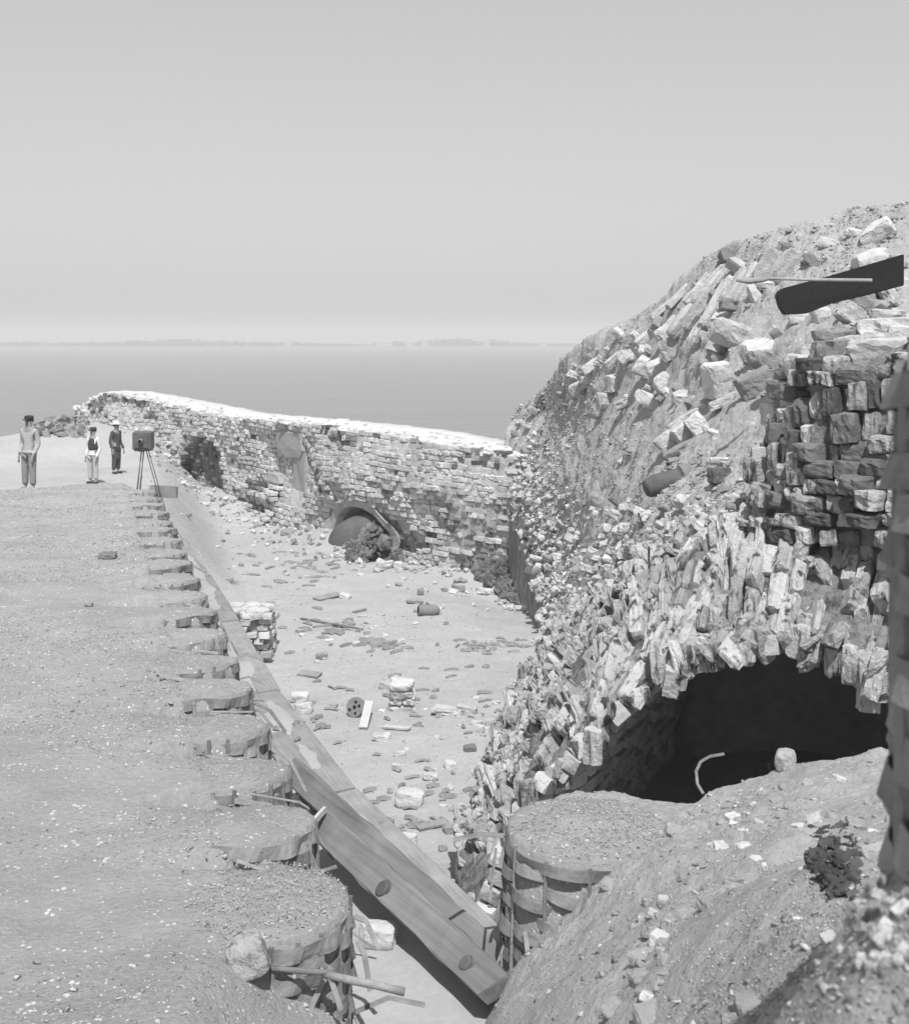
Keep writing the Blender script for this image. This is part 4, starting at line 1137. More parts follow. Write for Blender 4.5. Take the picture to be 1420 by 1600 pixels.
def lathe(prof, n=28):
    V, Fc = [], []
    for z, r_ in prof:
        for k in range(n): V.append((z, r_*math.cos(2*math.pi*k/n), r_*math.sin(2*math.pi*k/n)))
    for i in range(len(prof)-1):
        for k in range(n): Fc.append([i*n+k, i*n+(k+1) % n, (i+1)*n+(k+1) % n, (i+1)*n+k])
    Fc.append(list(range(n))[::-1]); Fc.append([(len(prof)-1)*n+k for k in range(n)])
    return V, Fc
p, n = hit(1040, 762); sc = p.y/F
r = empty('broken_gun_tube', p); tag(r, 'dark broken iron gun tube half buried in rubble below the sandstone blocks', 'gun tube')
V, Fc = lathe([(-34*sc, 12*sc), (-30*sc, 15*sc), (-15*sc, 17*sc), (15*sc, 16*sc), (26*sc, 15*sc)]); o = mesh_np('barrel', V, Fc, M['rust'], r, sm=True)
V, Fc = lathe([(27*sc, 18*sc), (29*sc, 20*sc), (32*sc, 20*sc), (34*sc, 17*sc), (44*sc, 16*sc)]); o2 = mesh_np('ring', V, Fc, M['castiron'], r, sm=True)
r.rotation_euler = (0, math.radians(-17), math.radians(10)); r.location = p+Vector((0, .05, 8*sc))
stone(1124, 744, 32, 24, 0, 'square dark-faced iron-grey block standing right of the broken gun tube', 'stone', 'darkbrick', shp=2, sink=.1)
stone(1122, 730, 34, 12, 0, 'flat pale cap stone lying on the square dark-faced block', 'stone', 'stone', shp=3, sink=-.6)

# curved iron shell of a boiler in the wall's arch
c = hit(556, 850)[0]; c = Vector((c.x, float(wall_y(c.x))+.25, c.z))
V, Fc = [], []; nA, nB = 24, 12; sc = c.y/F
for layer in (1.0, .93):
    for i in range(nB+1):
        ph = (i/nB)*math.pi/2
        for k in range(nA+1):
            th = math.pi*k/nA; x = -math.cos(th)*54*sc*layer*math.cos(ph*.15); z = (math.sin(th)**.8)*math.sin(math.pi/2-ph)*40*sc*layer
            y = -math.sin(ph)*.55*math.sin(th)*layer
            V.append((x, y+.1, z-.08-.006*k*0+x*.10))
for L_ in (0, 1):
    b0 = L_*(nB+1)*(nA+1)
    for i in range(nB):
        for k in range(nA): Fc.append([b0+i*(nA+1)+k, b0+i*(nA+1)+k+1, b0+(i+1)*(nA+1)+k+1, b0+(i+1)*(nA+1)+k])
o = mesh_np('iron_shell', V, Fc, M['rust'], sm=True); o.location = c+Vector((.05, -.45, .1)); o.rotation_euler = (0, math.radians(-10), math.radians(-20)); tag(o, 'dark domed iron shell lying in the arched recess of the brick wall', 'iron shell')

# shell fragment on the floor
p, n = hit(668, 962); sc = p.y/F
r = empty('shell_fragment', p); tag(r, 'stubby cylindrical iron shell fragment with broken lugs lying on the open sand', 'shell')
V, Fc = lathe([(-15*sc, 8*sc), (-13*sc, 9*sc), (10*sc, 9*sc), (16*sc, 7*sc), (19*sc, 4*sc)], 20); mesh_np('body', V, Fc, M['castiron'], r, sm=True)
for dx in (-12, -1):
    V, Fc = SH[R.choice(RK)]; o = mesh_np('lug', V*np.array([8, 8, 9])*sc+np.array([dx*sc, 0, 9*sc]), Fc, M['castiron'], r)
V, Fc = lathe([(-15.6*sc, 5*sc), (-14.6*sc, 5*sc)], 16); mesh_np('bore', V, Fc, M['hole'], r)
r.location = p+Vector((0, .1, 7*sc)); r.rotation_euler = (0, .08, .25)

# round flange with holes and the white board
p, n = hit(555, 1122); sc = p.y/F
r = empty('iron_flange', p+Vector((0, .1, 14*sc))); tag(r, 'round iron flange pierced by bolt holes standing tilted on the sand', 'flange')
bm = bmesh.new(); bmesh.ops.create_cone(bm, cap_ends=True, segments=32, radius1=16*sc, radius2=15*sc, depth=7*sc); o = bm_obj('disc', bm, M['castiron'], r)
for (x, y, q) in ((0, 0, 3.2), (-8, -5, 2.6), (8, 3, 2.6), (1, 8, 2.6), (3, -9, 2.2)):
    bm = bmesh.new(); bmesh.ops.create_cone(bm, cap_ends=True, segments=14, radius1=q*sc, radius2=q*sc, depth=.6*sc, matrix=Matrix.Translation((x*sc, y*sc, 3.4*sc))); bm_obj('bolt_hole', bm, M['hole'], r)
r.rotation_euler = (math.radians(72), math.radians(0), math.radians(-28))
a, b_ = Wp(577, 1096, p.y+.02), Wp(568, 1140, p.y-.55); b_.z = hit(568, 1140)[0].z+.03; b_.y = hit(568, 1140)[0].y
o, _, _ = box_between(a, b_, 13*sc, 3*sc, (1, 0, 0), 'white_board', M['palewood'], None, 6); tag(o, 'short white board leaning beside the pierced iron flange', 'board')

# brick stack on the floor
p, n = hit(628, 1112); sc = p.y/F
r = empty('masonry_chunk', p); tag(r, 'upright chunk of masonry, four courses of bricks still mortared together', 'masonry chunk')
for (x, z, w, h) in ((0, 8, 40, 15), (-9, 24, 20, 13), (11, 24, 19, 12), (0, 37, 36, 12), (1, 49, 36, 11)):
    V, Fc = SH[R.choice(ER)]; mesh_np('brick', V*np.array([w, 26, h])*sc+np.array([x*sc, R.uniform(-1, 1)*sc, z*sc]), Fc, M['stone'], r)
r.location = p+Vector((0, .1, -.02)); r.rotation_euler = (.30, 0, 0)

# stones and boards of the floor, each by its look and neighbours
fl_st = [
 (640,1250,44,26,'double pale stone on the sand with one dark flat face, before the vault foot','stone'),
 (638,1316,26,22,'cubic pale stone on the sand below the splintered plank','stone'),
 (692,1326,14,9,'small dark-sided stone right of the cubic pale stone','greystone'),
 (704,1296,22,14,'grey square stone lying against the end of the splintered plank','greystone'),
 (734,1170,20,9,'small black-topped clinker near the left foot of the vault','darkrubble'),
 (748,1142,16,16,'squat pale stone upright beside a flat one near the vault foot','stone'),
 (764,1130,22,10,'flat pale stone behind the squat upright one near the vault foot','stone'),
 (703,1196,18,14,'rounded pale stone midway between the brick chunk and the vault foot','stone'),
 (672,1214,24,10,'low pale stone in the sand above the double stone','stone'),
 (625,1178,18,8,'small pale wedge stone below the low pale rubble','stone'),
 (596,1153,28,10,'flat pale stone with a dark underside below the white board','stone'),
 (730,1110,30,16,'broken pale stone right of the masonry chunk','stone'),
 (700,1112,50,8,'long low ridge of mortar right of the masonry chunk','stone'),
 (468,1092,28,14,'pale stone behind the ledge boards, upper of two','stone'),
 (475,1108,26,18,'pale stone with a dark end behind the ledge boards, lower of two','stone'),
 (503,1026,17,11,'small grey box-like stone on the sand left of the fallen splinters','greystone'),
 (602,1072,18,12,'crumbled pale stone touching the left side of the masonry chunk','stone'),
 (718,920,16,10,'grey block on the sand before the right end of the brick wall','greystone'),
 (756,924,24,9,'long pale block on the sand nearest the right end of the brick wall','stone'),
 (657,926,10,11,'small upright grey brick between the shell fragment and the wall','greystone'),
 (648,940,24,7,'low crumbled stone just above the shell fragment','greystone'),
 (540,932,18,8,'pale stone beside the tilted slate on the upper floor','stone'),
 (697,974,7,6,'tiny dark stone right of the shell fragment','greystone'),
 (293,805,12,6,'small grey stone on the sand below the dark wall recess','greystone'),
 (359,907,10,8,'small dark square stone near the low brick pier','greystone'),
 (377,883,8,6,'small square stone above the low brick pier','greystone'),
 (450,832,22,9,'dark flat wedge at the foot of the wall between pilasters','greystone'),
 (600,884,26,12,'large pale block fallen below the dark rubble heap','stone'),
 (622,884,14,12,'pale block right of the one fallen below the dark rubble heap','stone'),
 (590,1466,54,40,'pale squared stone sitting on the ledge right of the nearest gabion','stone'),
]
for px, py, w, h, lb, m in fl_st:
    stone(px, py, w, h, R.uniform(-8, 8), lb, 'stone', m, shp=R.choice(list(CH)+list(BR)[:4]) if py != 1466 else 4, depth=.7, sink=.12)
o = stone(387, 1505, 58, 60, 24, 'rough pale-topped rock resting against the front of the nearest gabion', 'rock', 'wornbrick', name='rough_rock', shp=36, depth=.8, sink=.02)
stone(168, 869, 27, 10, 2, 'flat dark stone lying alone on the far part of the terrace', 'stone', 'darkbrick', shp=36, sink=.1, yaw=.1)
stone(139, 945, 12, 7, 0, 'small grey stone on the terrace below the flat dark one', 'stone', 'greystone', sink=.1)
o = stone(1228, 1188, 32, 36, 0, 'round pale stone on the crest of the bank before the vault opening', 'rock', 'wornbrick', name='rough_rock', shp=64, depth=.9, sink=.2)
p, n = hit(1201, 1202); 
if p is not None:
    o, _, _ = box_between(p-Vector((0, 0, .03)), p+Vector((-.01, 0, .10)), .045, .03, (1, 0, 0), 'wood_peg', M['palewood'], None, 3); tag(o, 'small pale wooden peg upright beside the round stone on the bank', 'peg')
# bent splint hoop before the dark opening
pth = [(1098,1240,9.3),(1089,1225,9.4),(1087,1205,9.5),(1094,1190,9.55),(1108,1182,9.6),(1131,1178,9.6)]
ribbon([Wp(*q) for q in pth], .022, .012, 'bent_splint', M['splint']); o = bpy.data.objects['bent_splint']; tag(o, 'bent splint hoop standing on the bank before the black opening', 'splint')
# rod lying at front
pth = [(505,1522,6.9),(540,1530,6.85),(590,1540,6.8),(632,1550,6.8)]
q = [Wp(*a) for a in pth]; V, Fc = tube(q, [.022, .023, .022, .024], 10); o = mesh_np('wooden_stick', V, Fc, M['darkwood'], sm=True); tag(o, 'short round stick lying in front of the nearest gabion', 'stick')
V, Fc = tube([Wp(420, 1513, 6.85), Wp(470, 1517, 6.85), Wp(520, 1520, 6.9)], [.014, .018, .016], 8); o = mesh_np('wooden_stick', V, Fc, M['splint'], sm=True); tag(o, 'thin grey stick running back from the round stick under the nearest gabion', 'stick')
# planks on the floor
def floor_board(x0, y0, x1, y1, w, label, m='darkwood', th=.03):
    a, b_ = hit(x0, y0)[0], hit(x1, y1)[0]
    o, _, _ = box_between(a+Vector((0, 0, .03)), b_+Vector((0, 0, .04)), w, th, (.2, 1, .05), 'plank', m and M[m], None, 5, .004); tag(o, label, 'plank')
floor_board(652,1297,700,1288, .14,'splintered dark plank lying right of the cubic pale stone')
floor_board(694,1290,742,1296, .10,'pale thin plank end next to the splintered dark plank','palewood')
floor_board(494,938,530,930, .30,'grey slate-like board tilted on the upper floor','darkwood')
floor_board(468,1053,500,1058, .28,'flat grey board lying on the sand left of the iron flange')
floor_board(560,1003,600,1005, .35,'broken grey board among the splinters on the upper floor')
floor_board(552,958,572,954, .08,'narrow dark board between the shell fragment and the slate')
floor_board(470,968,560,985, .05,'long thin lath in the splinters on the upper floor','splint')
floor_board(600,1138,640,1142, .12,'short plank on the sand below the masonry chunk','palewood')
# splinters
AV, AF, o_ = [], [], 0
for (cx, cy, sx, sy, nn) in ((520,985,70,22,34),(640,1085,140,60,30),(600,1010,40,10,24),(660,1230,90,60,30),(760,1010,80,12,34),(640,1290,60,10,18),(500,1120,60,40,20),(470,890,120,30,40),(1100,740,60,40,20)):
    for k in range(nn):
        px, py = R.gauss(cx, sx*.5), R.gauss(cy, sy*.5); p, n = hit(px, py)
        if p is None: continue
        a = R.gauss(.1, .5); ln = R.uniform(6, 26)*p.y/F; d = Vector((math.cos(a), math.sin(a), 0)); q0 = p+n*.02
        V, Fc = ribbon([q0-d*ln/2, q0+Vector((0, 0, .02)), q0+d*ln/2], R.uniform(.02, .07), .015, None, None)
        AV += V; AF += [[i+o_ for i in f] for f in Fc]; o_ += len(V)
o = mesh_np('wood_splinters', AV, AF, M['splint']); tag(o, 'wood splinters and lath scraps strewn over the sand', 'splinters', kind='stuff')
# generic small floor stones
gcl = [(655,1110,120,50),(500,900,150,40),(700,930,80,30),(760,1010,60,14),(700,1220,60,70),(420,850,120,25),(760,1130,40,30),(560,985,90,30)]
n_ok = 0
for k in range(260):
    cx, cy, sx, sy = R.choice(gcl); px, py = R.gauss(cx, sx*.6), R.gauss(cy, sy*.6)
    p, n = hit(px, py)
    if p is None or p.z > CZ-5.8 or p.z < CZ-7 or n_ok >= 130: continue
    sz = R.uniform(3.5, 9)*p.y/F
    o = bpy.data.objects.new('small_stone', shape_mesh(R.choice(ER), R.choice(('stone', 'stone', 'stone', 'stone', 'stone', 'wallshade')))); COL.objects.link(o)
    o.matrix_basis = Matrix(TRS(p+Vector((0, 0, sz*.12)), euler(R.uniform(-.2, .2), R.uniform(-.2, .2), R.random()*3), (sz*R.uniform(1, 1.8), sz, sz*R.uniform(.4, .7))).tolist())
    tag(o, 'small loose stone, one of many scattered over the open sand floor', 'stone', 'small stones scattered on the sand floor'); n_ok += 1
items = []
N_ = 16000; Yq = rng.uniform(11, 47, N_); Xq = rng.uniform(-.26, .12, N_)*Yq
kp = (Yq < wall_y(Xq)-.2) & (rng.random(N_) < .45+.6*vnoise(np.stack([Xq*.6, Yq*.4, Yq*0], -1), 141)); Xq, Yq = Xq[kp], Yq[kp]
sq = rng.uniform(.8, 2.4, len(Xq))*Yq/F*np.where(rng.random(len(Xq)) < .05, 2, 1)
o = grit('sand_floor_grit', np.stack([Xq, Yq, floor_z(Xq, Yq)+sq*.15], -1), sq, ['stone', 'greystone'], (rng.random(len(Xq)) < .4).astype(int)); tag(o, 'fine grit and chips over the open sand floor', 'grit')
items = []
# rubble at wall foot
for k in range(500):
    s_ = R.uniform(2, LW-1); x, y = wall_pt(s_); d, n = wall_frame(s_); q = abs(R.gauss(0, .9)); X, Y = x+n[0]*(q+.1), y+n[1]*(q+.1)
    z = float(floor_z(np.array(X), np.array(Y))); sz = R.uniform(.05, .18)
    items.append((R.choice(list(WN)+list(RK)), TRS((X, Y, z+sz*.2), euler(R.random(), R.random(), R.random()*3), (sz*1.5, sz, sz*.8)), R.choice(('stone', 'wallbrick', 'greystone'))))
o = merge('floor_gravel', items); tag(o, 'fine gravel and chips lying over the sand floor and wall foot', 'gravel', kind='stuff')

# shell fragments and clods on the terrace and on the sand bank
N_ = 42000; Yq = 5.4+23*rng.random(N_)**1.7; Xq = -.40*Yq-.5+rng.random(N_)*(center_x(Yq)+np.where(Yq > 7, 0, 1.5)+.40*Yq+.5)
kp = rng.random(N_) < .5+.8*vnoise(np.stack([Xq*1.1, Yq*1.1, Yq*0], -1), 151); Xq, Yq = Xq[kp], Yq[kp]; bq = rng.random(len(Xq))
sq = np.where(bq < .97, rng.uniform(.004, .014, len(Xq))*(1+Yq*.05), rng.uniform(.02, .045, len(Xq)))
o = grit('terrace_shell_grit', np.stack([Xq, Yq, terr_z(Xq, Yq)+sq*.1], -1), sq, ['stone', 'greystone'], (rng.random(len(Xq)) < .35).astype(int)); tag(o, 'shell grit and pebbles over the terrace surface', 'grit')
N_ = 42000; Yq = rng.uniform(1.8, 9.5, N_); Xq = .1+rng.random(N_)*(.42*Yq-.1)
kp = rng.random(N_) < .5+.9*vnoise(np.stack([Xq*1.5, Yq*1.5, Yq*0], -1), 152); Xq, Yq = Xq[kp], Yq[kp]; bq = rng.random(len(Xq))
sq = np.where(bq < .975, rng.uniform(.004, .015, len(Xq)), rng.uniform(.018, .045, len(Xq)))
o = grit('bank_shell_grit', np.stack([Xq, Yq, bank_z(Xq, Yq)+sq*.1], -1), sq, ['stone', 'greystone', 'bank'], rng.integers(0, 3, len(Xq))); tag(o, 'shell grit and clods over the sand bank', 'grit')
PX = []
for k in list(range(NG))+[-1]:
    c = (G0[0]+dirv[0]*2*GR*k, G0[1]+dirv[1]*2*GR*k, CZ-3.4) if k >= 0 else GB
    n_ = 1500 if k in (0, -1) else 400 if k < 6 else 60
    r_ = (GR-.05)*np.sqrt(rng.random(n_)); a_ = rng.uniform(0, 6.28, n_)
    PX.append(np.stack([c[0]+r_*np.cos(a_), c[1]+r_*np.sin(a_), c[2]+.06*(1-(r_/GR)**2)-.005-(.112 if k > 0 else 0)*r_*(np.cos(a_)*dirv[0]+np.sin(a_)*dirv[1])], -1))
PX = np.concatenate(PX); o = grit('gabion_shell_grit', PX, rng.uniform(.004, .016, len(PX)), ['stone', 'greystone'], (rng.random(len(PX)) < .3).astype(int)); tag(o, 'shell grit over the sand filling of the gabions', 'grit')

# torn sacking and clods, near-black to paint in shade, in the bank's hollow
items = []; hp = hit(1305, 1345)[0]
for k in range(420):
    px, py = 1305+max(-34, min(34, R.gauss(0, 22))), 1345+max(-52, min(52, R.gauss(0, 33))); p, n = hit(px, py)
    if p is None: continue
    sz = R.choice((R.uniform(.012, .03), R.uniform(.02, .05))); items.append((R.choice(ER), TRS(p+n*R.uniform(-.03, -.005), euler(R.uniform(-.6, .6), R.uniform(-.6, .6), R.random()*3), (sz*R.uniform(1.5, 3), sz*1.4, sz*.5)), 'rot', sz))
r = empty('dark_debris', hp); tag(r, 'rotted debris with painted-in shade lying in the hollow of the sand bank', 'debris'); pieces(r, 'clod', items, 50, 'debris_bits')
items = []
for k in range(420):
    Y = R.uniform(3.2, 8.8); X = R.uniform(.12, .36)*Y
    if R.random() > .45+.9*float(vnoise(np.array([X*1.6, Y*1.6, 4.]), 161)): continue
    z = float(bank_z(np.array(X), np.array(Y))); sz = R.choice((R.uniform(.02, .05), R.uniform(.03, .09)))
    items.append((R.choice(ER), TRS((X, Y, z-.1*sz), euler(R.uniform(-.5, .5), R.uniform(-.5, .5), R.random()*3), (sz*1.5, sz*1.2, sz*.7)), R.choice(('bank', 'bank', 'greystone', 'stone'))))
o = merge('bank_clods', items); tag(o, 'crumbled clods and mortar lumps over the sand bank', 'clods', kind='stuff')
# clump of blurred lumps near the right edge
items = []
for k in range(60):
    px, py = R.gauss(1370, 45), R.gauss(1440, 60); p, n = hit(px, py)
    if p is None: continue
    sz = R.uniform(.008, .028); items.append((R.choice(ER), TRS(p+n*sz*.0, euler(R.random()*3, R.random()*3, 0), (sz*1.2, sz, sz*.8)), R.choice(('stone', 'bank', 'bank'))))
o = merge('near_clods', items); tag(o, 'pale lumps of mortar blurred in the near lower right corner', 'lumps', kind='stuff')

# low brick pier by the ledge
p, n = hit(412, 1034); B = p.copy(); sc = B.y/F
r = empty('low_brick_pier', B); tag(r, 'low broken brick pier standing beside the boards of the ledge', 'pier')
tp = Vector((Wp(378, 960, B.y).x, B.y, Wp(378, 960, B.y).z)); H_ = tp.z-B.z
its = []; z = -.15; row = 0; Wd = 62*sc; Dp = 1.0
while z < H_:
    for side in (0, 1):
        e = -Wd+R.random()*.1 if side == 0 else 0
        while e < (0 if side == 0 else Dp):
            ln = R.uniform(.18, .34)
            if side == 0: pos = (e+ln/2, R.uniform(-.04, .03), z+.06); rot = euler(0, 0, R.uniform(-.1, .1))
            else: pos = (R.uniform(-.04, .04), e+ln/2, z+.06); rot = euler(0, 0, math.pi/2+R.uniform(-.1, .1))
            if R.random() < .93 and not (z > H_-.3 and R.random() < .25):
                its.append((R.choice(CH), TRS(np.array(pos)+np.array(B), rot, (ln*.95, .22, .115)), 'wallbrick' if R.random() < .85 else 'wallshade', ln))
            e += ln
    z += .125
for k in range(40):
    pos = np.array([R.uniform(-Wd, 0), R.uniform(0, Dp), H_-.05+R.uniform(-.05, .06)])
    its.append((R.choice(CH), TRS(pos+np.array(B), euler(0, 0, R.random()*3), (.3, .2, .12)), 'wallbrick', .1))
bm = bmesh.new(); bmesh.ops.create_cube(bm, size=1, matrix=Matrix.Translation((-Wd/2, Dp/2, H_/2-.12)) @ Matrix.Diagonal((Wd-.12, Dp-.12, H_-.05, 1)))
bm_obj('pier_core', bm, M['mortar'], r); r.rotation_euler = (0, 0, 0)
pieces(r, 'brick', its, 220, 'brick_bits')

# loose rubble mass at the foot of the vault (left bottom)
items = []
for k in range(260):
    u, v = R.uniform(.085, .24), R.uniform(.8, 1); p, n, du, dv = fa.at(u, v)
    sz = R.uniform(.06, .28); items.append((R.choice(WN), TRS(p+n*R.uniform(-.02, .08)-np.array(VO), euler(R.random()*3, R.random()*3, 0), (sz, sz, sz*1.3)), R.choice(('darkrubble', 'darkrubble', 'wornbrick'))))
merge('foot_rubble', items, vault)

# bushes beside the far mound
items = []
for k in range(420):
    px = R.uniform(40, 135); y = 47+R.uniform(-1.2, 1.2); x = (px-HX)*y/F; z = float(floor_z(np.array(x), np.array(y)))+R.uniform(-.05, .30)*max(0, 1-abs(px-92)/50)
    sz = R.uniform(.08, .28); items.append((R.choice(CH), TRS((x, y, z), euler(R.random()*3, R.random()*3, 0), (sz*1.6, sz, sz*.7)), R.choice(('greystone', 'darkrubble', 'greystone'))))
o = merge('far_rubble_mound', items); tag(o, 'low dark rubble mound beyond the terrace at the far left', 'rubble mound', kind='stuff')

# ------------------------------------------------------------------ people
def skin_mesh(name, pts, edges, m, parent, root=0, lv=2):
    """pts: (x,y,z,rx,ry)"""
    me = bpy.data.meshes.new(name); bm = bmesh.new(); L_ = bm.verts.layers.skin.verify()
    vs = []
    for i, q in enumerate(pts):
        v = bm.verts.new(q[:3]); v[L_].radius = (q[3], q[4] if len(q) > 4 else q[3]); v[L_].use_root = (i == root); vs.append(v)
    for a, b_ in edges: bm.edges.new((vs[a], vs[b_]))
    bm.to_mesh(me); bm.free(); me.materials.append(m)
    o = bpy.data.objects.new(name, me); COL.objects.link(o); o.parent = parent
    o.modifiers.new('skin', 'SKIN').use_smooth_shade = True
    s_ = o.modifiers.new('sub', 'SUBSURF'); s_.levels = lv; s_.render_levels = lv
    return o

def person(loc, rz, height, label, top, bottom, vest=None, hat='cap', coat=False, armR=(0, 0), armL=(0, 0)):
    r = empty('person', loc, rz); tag(r, label, 'person'); k = height/1.72; r.scale = (k, k, k)
    # faces -Y. joints: pelvis, spine, chest, neck, head
    hL = (-.25+armL[0], -.02+armL[1], .80); hR = (.25+armR[0], -.02+armR[1], .80)
    eL = (-.25+armL[0]*.3, .05, 1.08); eR = (.25+armR[0]*.3, .05, 1.08)
    P_ = [(0, 0, .93, .13, .10), (0, .0, 1.12, .125, .095), (0, .01, 1.34, .15, .10), (0, .0, 1.48, .055, .055), (0, -.015, 1.58, .075, .088), (0, -.01, 1.66, .07, .085),
          (-.18, .01, 1.40, .055), (*eL, .042), (*hL, .03), (.18, .01, 1.40, .055), (*eR, .042), (*hR, .03),
          (-.09, 0, .86, .085), (-.10, -.01, .50, .058), (-.11, .02, .10, .04), (-.12, -.10, .035, .035, .04),
          (.09, 0, .86, .085), (.10, -.01, .50, .058), (.11, .02, .10, .04), (.12, -.10, .035, .035, .04)]
    E_ = [(0, 1), (1, 2), (2, 3), (3, 4), (4, 5), (2, 6), (6, 7), (7, 8), (2, 9), (9, 10), (10, 11), (0, 12), (12, 13), (13, 14), (14, 15), (0, 16), (16, 17), (17, 18), (18, 19)]
    for side, h, s_ in ((-1, hL, 8), (1, hR, 11)):      # palms with fingers and thumb
        b0 = len(P_); P_.append((h[0]+side*.003, h[1]-.005, h[2]-.07, .026, .014)); E_.append((s_, b0))
        for f_ in range(4):
            P_.append((h[0], h[1]-.03+f_*.018, h[2]-.115, .008)); E_.append((b0, len(P_)-1))
            P_.append((h[0]-side*.012, h[1]-.032+f_*.018, h[2]-.155+abs(f_-1.4)*.007, .007)); E_.append((len(P_)-2, len(P_)-1))
        P_.append((h[0]-side*.01, h[1]-.05, h[2]-.085, .009)); E_.append((b0, len(P_)-1))
    skin_mesh('body', P_, E_, M['skin'], r)
    # shirt / coat
    z0 = .62 if coat else .90
    T_ = [(0, 0, 1.0, .145, .115), (0, 0, 1.16, .14, .11), (0, .01, 1.36, .155, .115), (0, .0, 1.455, .075, .07),
          (-.185, .01, 1.395, .066), (eL[0], eL[1], eL[2], .058), (hL[0]*.99, hL[1]+.005, hL[2]+.03, .045),
          (.185, .01, 1.395, .066), (eR[0], eR[1], eR[2], .058), (hR[0]*.99, hR[1]+.005, hR[2]+.03, .045), (0, 0, z0, .16, .13)]
    TE = [(0, 1), (1, 2), (2, 3), (2, 4), (4, 5), (5, 6), (2, 7), (7, 8), (8, 9), (0, 10)]
    if coat: T_.append((0, 0, .42, .17, .15)); TE.append((10, 11))
    skin_mesh('coat' if coat else 'shirt', T_, TE, top, r)
    B_ = [(0, 0, .95, .15, .12), (-.09, 0, .84, .11), (-.105, -.01, .50, .085), (-.11, .01, .12, .075), (.09, 0, .84, .11), (.105, -.01, .50, .085), (.11, .01, .12, .075)]
    skin_mesh('trousers', B_, [(0, 1), (1, 2), (2, 3), (0, 4), (4, 5), (5, 6)], bottom, r)
    if vest: skin_mesh('waistcoat', [(0, 0, .98, .175, .145), (0, 0, 1.16, .17, .14), (0, 0, 1.34, .175, .145), (0, .01, 1.41, .12, .10)], [(0, 1), (1, 2), (2, 3)], vest, r)
    for s_ in (-1, 1):
        bm = bmesh.new(); bmesh.ops.create_uvsphere(bm, u_segments=12, v_segments=8, radius=1, matrix=Matrix.Translation((s_*.115, -.05, .04)) @ Matrix.Diagonal((.05, .13, .045, 1))); bm_obj('shoe', bm, M['hair'], r, True)
        bm = bmesh.new(); bmesh.ops.create_uvsphere(bm, u_segments=8, v_segments=6, radius=.011, matrix=Matrix.Translation((s_*.03, -.098, 1.61))); bm_obj('eye', bm, M['hair'], r, True)
        bm = bmesh.new(); bmesh.ops.create_uvsphere(bm, u_segments=8, v_segments=6, radius=1, matrix=Matrix.Translation((s_*.083, 0, 1.595)) @ Matrix.Diagonal((.012, .02, .032, 1))); bm_obj('ear', bm, M['skin'], r, True)
    bm = bmesh.new(); bmesh.ops.create_cone(bm, cap_ends=True, segments=8, radius1=.018, radius2=.006, depth=.05, matrix=Matrix.Translation((0, -.108, 1.585)) @ Matrix.Rotation(.5, 4, 'X')); bm_obj('nose', bm, M['skin'], r, True)
    bm = bmesh.new(); bmesh.ops.create_cube(bm, size=1, matrix=Matrix.Translation((0, -.098, 1.545)) @ Matrix.Diagonal((.045, .012, .012, 1))); bm_obj('mouth', bm, M['darkcloth'], r)
    bm = bmesh.new(); bmesh.ops.create_uvsphere(bm, u_segments=16, v_segments=10, radius=1, matrix=Matrix.Translation((0, .02, 1.635)) @ Matrix.Diagonal((.092, .10, .085, 1)))
    bmesh.ops.delete(bm, geom=[v for v in bm.verts if v.co.z < 1.60 and v.co.y < .02], context='VERTS'); bm_obj('hair', bm, M['hair'], r, True)
    if hat == 'cap':
        V, Fc = lathe([(1.655, .102), (1.70, .108), (1.735, .10), (1.75, .06)], 18); V = [(y, x_, z) for z, x_, y in [(a, b_, c_) for a, b_, c_ in V]]
        h = mesh_np('cap', V, Fc, M['hair'], r, sm=True)
        bm = bmesh.new(); bmesh.ops.create_cube(bm, size=1, matrix=Matrix.Translation((0, -.12, 1.66)) @ Matrix.Rotation(.25, 4, 'X') @ Matrix.Diagonal((.13, .08, .012, 1))); o = bm_obj('peak', bm, M['hair'], h)
    elif hat == 'brim':
        V, Fc = lathe([(1.665, .19), (1.675, .19), (1.68, .105), (1.76, .095), (1.78, .06)], 20); V = [(y, x_, z) for z, x_, y in V]
        mesh_np('hat', V, Fc, M['lightcloth'], r, sm=True)
    return r

def ground(px, Y):
    x = (px-HX)*Y/F
    pos = BV.ray_cast(Vector((x, Y, CZ+6)), Vector((0, 0, -1)))[0]; return pos
pA = person(ground(146, 37.5), math.radians(-25), 1.72, 'man in a dark waistcoat, white sleeves and pale trousers with a flat cap', M['lightcloth'], M['palecloth'], vest=M['vest'], armL=(.02, -.05), armR=(-.05, -.08))
pB = person(ground(182, 40.5), math.radians(65), 1.70, 'man in a long dark coat and light brimmed hat standing beside the tripod camera', M['darkcloth'], M['darkcloth'], hat='brim', coat=True, armL=(.0, -.06), armR=(-.03, -.12))
pC = person(ground(46, 27.6), math.radians(-20), 1.68, 'man in a banded pale shirt and grey trousers, leftmost of the three', M['stripe'], M['greycloth'], hat='cap', armL=(.06, -.1), armR=(-.06, -.1))

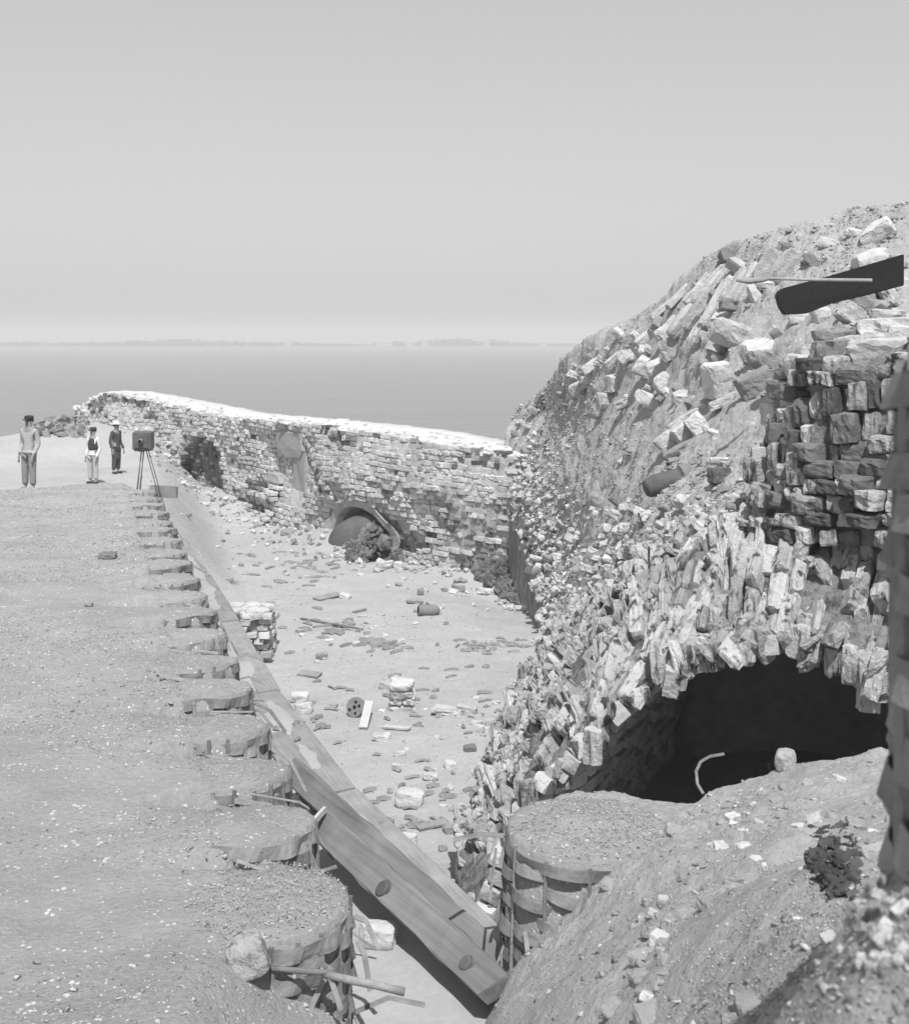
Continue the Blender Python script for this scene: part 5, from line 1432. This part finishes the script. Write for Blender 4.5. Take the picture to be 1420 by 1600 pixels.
# tripod camera at the end of the row
Yt = 27.4; top = Wp(223, 704, Yt); r = empty('plate_camera', (top.x, Yt, ground(223, Yt-.2).z)); tag(r, 'wooden box camera facing us on a thin three-legged stand', 'camera'); zt = top.z-r.location.z
sc = Yt/F
def rbox(name, x, y, z, sx, sy, sz, m, par=r):
    bm = bmesh.new(); bmesh.ops.create_cube(bm, size=1, matrix=Matrix.Translation((x, y, z)) @ Matrix.Diagonal((sx, sy, sz, 1))); bmesh.ops.bevel(bm, geom=list(bm.edges), offset=min(sx, sy, sz)*.06, segments=1, affect='EDGES'); return bm_obj(name, bm, m, par)
bd = rbox('body', 1.5*sc, 0, zt+16*sc, 29*sc, .34, 28*sc, M['camwood'])
rbox('front_board', 1.5*sc, -.19, zt+16*sc, 22*sc, .04, 22*sc, M['rust'])
bm = bmesh.new(); bmesh.ops.create_cone(bm, cap_ends=True, segments=20, radius1=4.2*sc, radius2=3.8*sc, depth=.12, matrix=Matrix.Translation((1.5*sc, -.26, zt+16*sc)) @ Matrix.Rotation(math.pi/2, 4, 'X')); ln_ = bm_obj('lens', bm, M['castiron'], r, True)
bm = bmesh.new(); bmesh.ops.create_cone(bm, cap_ends=True, segments=16, radius1=2.8*sc, radius2=2.8*sc, depth=.01, matrix=Matrix.Translation((1.5*sc, -.325, zt+16*sc)) @ Matrix.Rotation(math.pi/2, 4, 'X')); bm_obj('glass', bm, M['hole'], ln_)
rbox('tray', 1.5*sc, .02, zt+1*sc, 24*sc, .3, 2.4*sc, M['camwood'])
zl = r.location.z
for (fx, fy, lab) in ((209-223, 748, 0), (215-223, 758, 1), (276-223, 775, 2)):
    if lab == 2:
        g = Wp(276, 775, 26.6); foot = Vector((g.x-r.location.x, g.y-Yt, min(g.z, zl)-zl-.35))
    else: foot = Vector((fx*sc-.02, (.25 if lab == 0 else -.3), 0))
    for q in (-1, 1):
        st = Vector((1.5*sc+(fx/53)*6*sc+q*.025, 0, zt)); V, Fc = tube([st, (st+foot)/2+Vector((q*.02, 0, 0)), foot+Vector((q*.006, 0, 0))], [.012, .014, .012], 6); mesh_np('leg', V, Fc, M['camwood'], r)
# board end and timber sill at the end of the terrace
a = Wp(236, 767, 27.3); b_ = Wp(277, 769, 27.1)
o, _, _ = box_between(a, b_, .26, .10, (0, 0, 1), 'end_board', M['darkwood'], None, 5); tag(o, 'grey board set on edge at the far end of the terrace under the tripod', 'board')
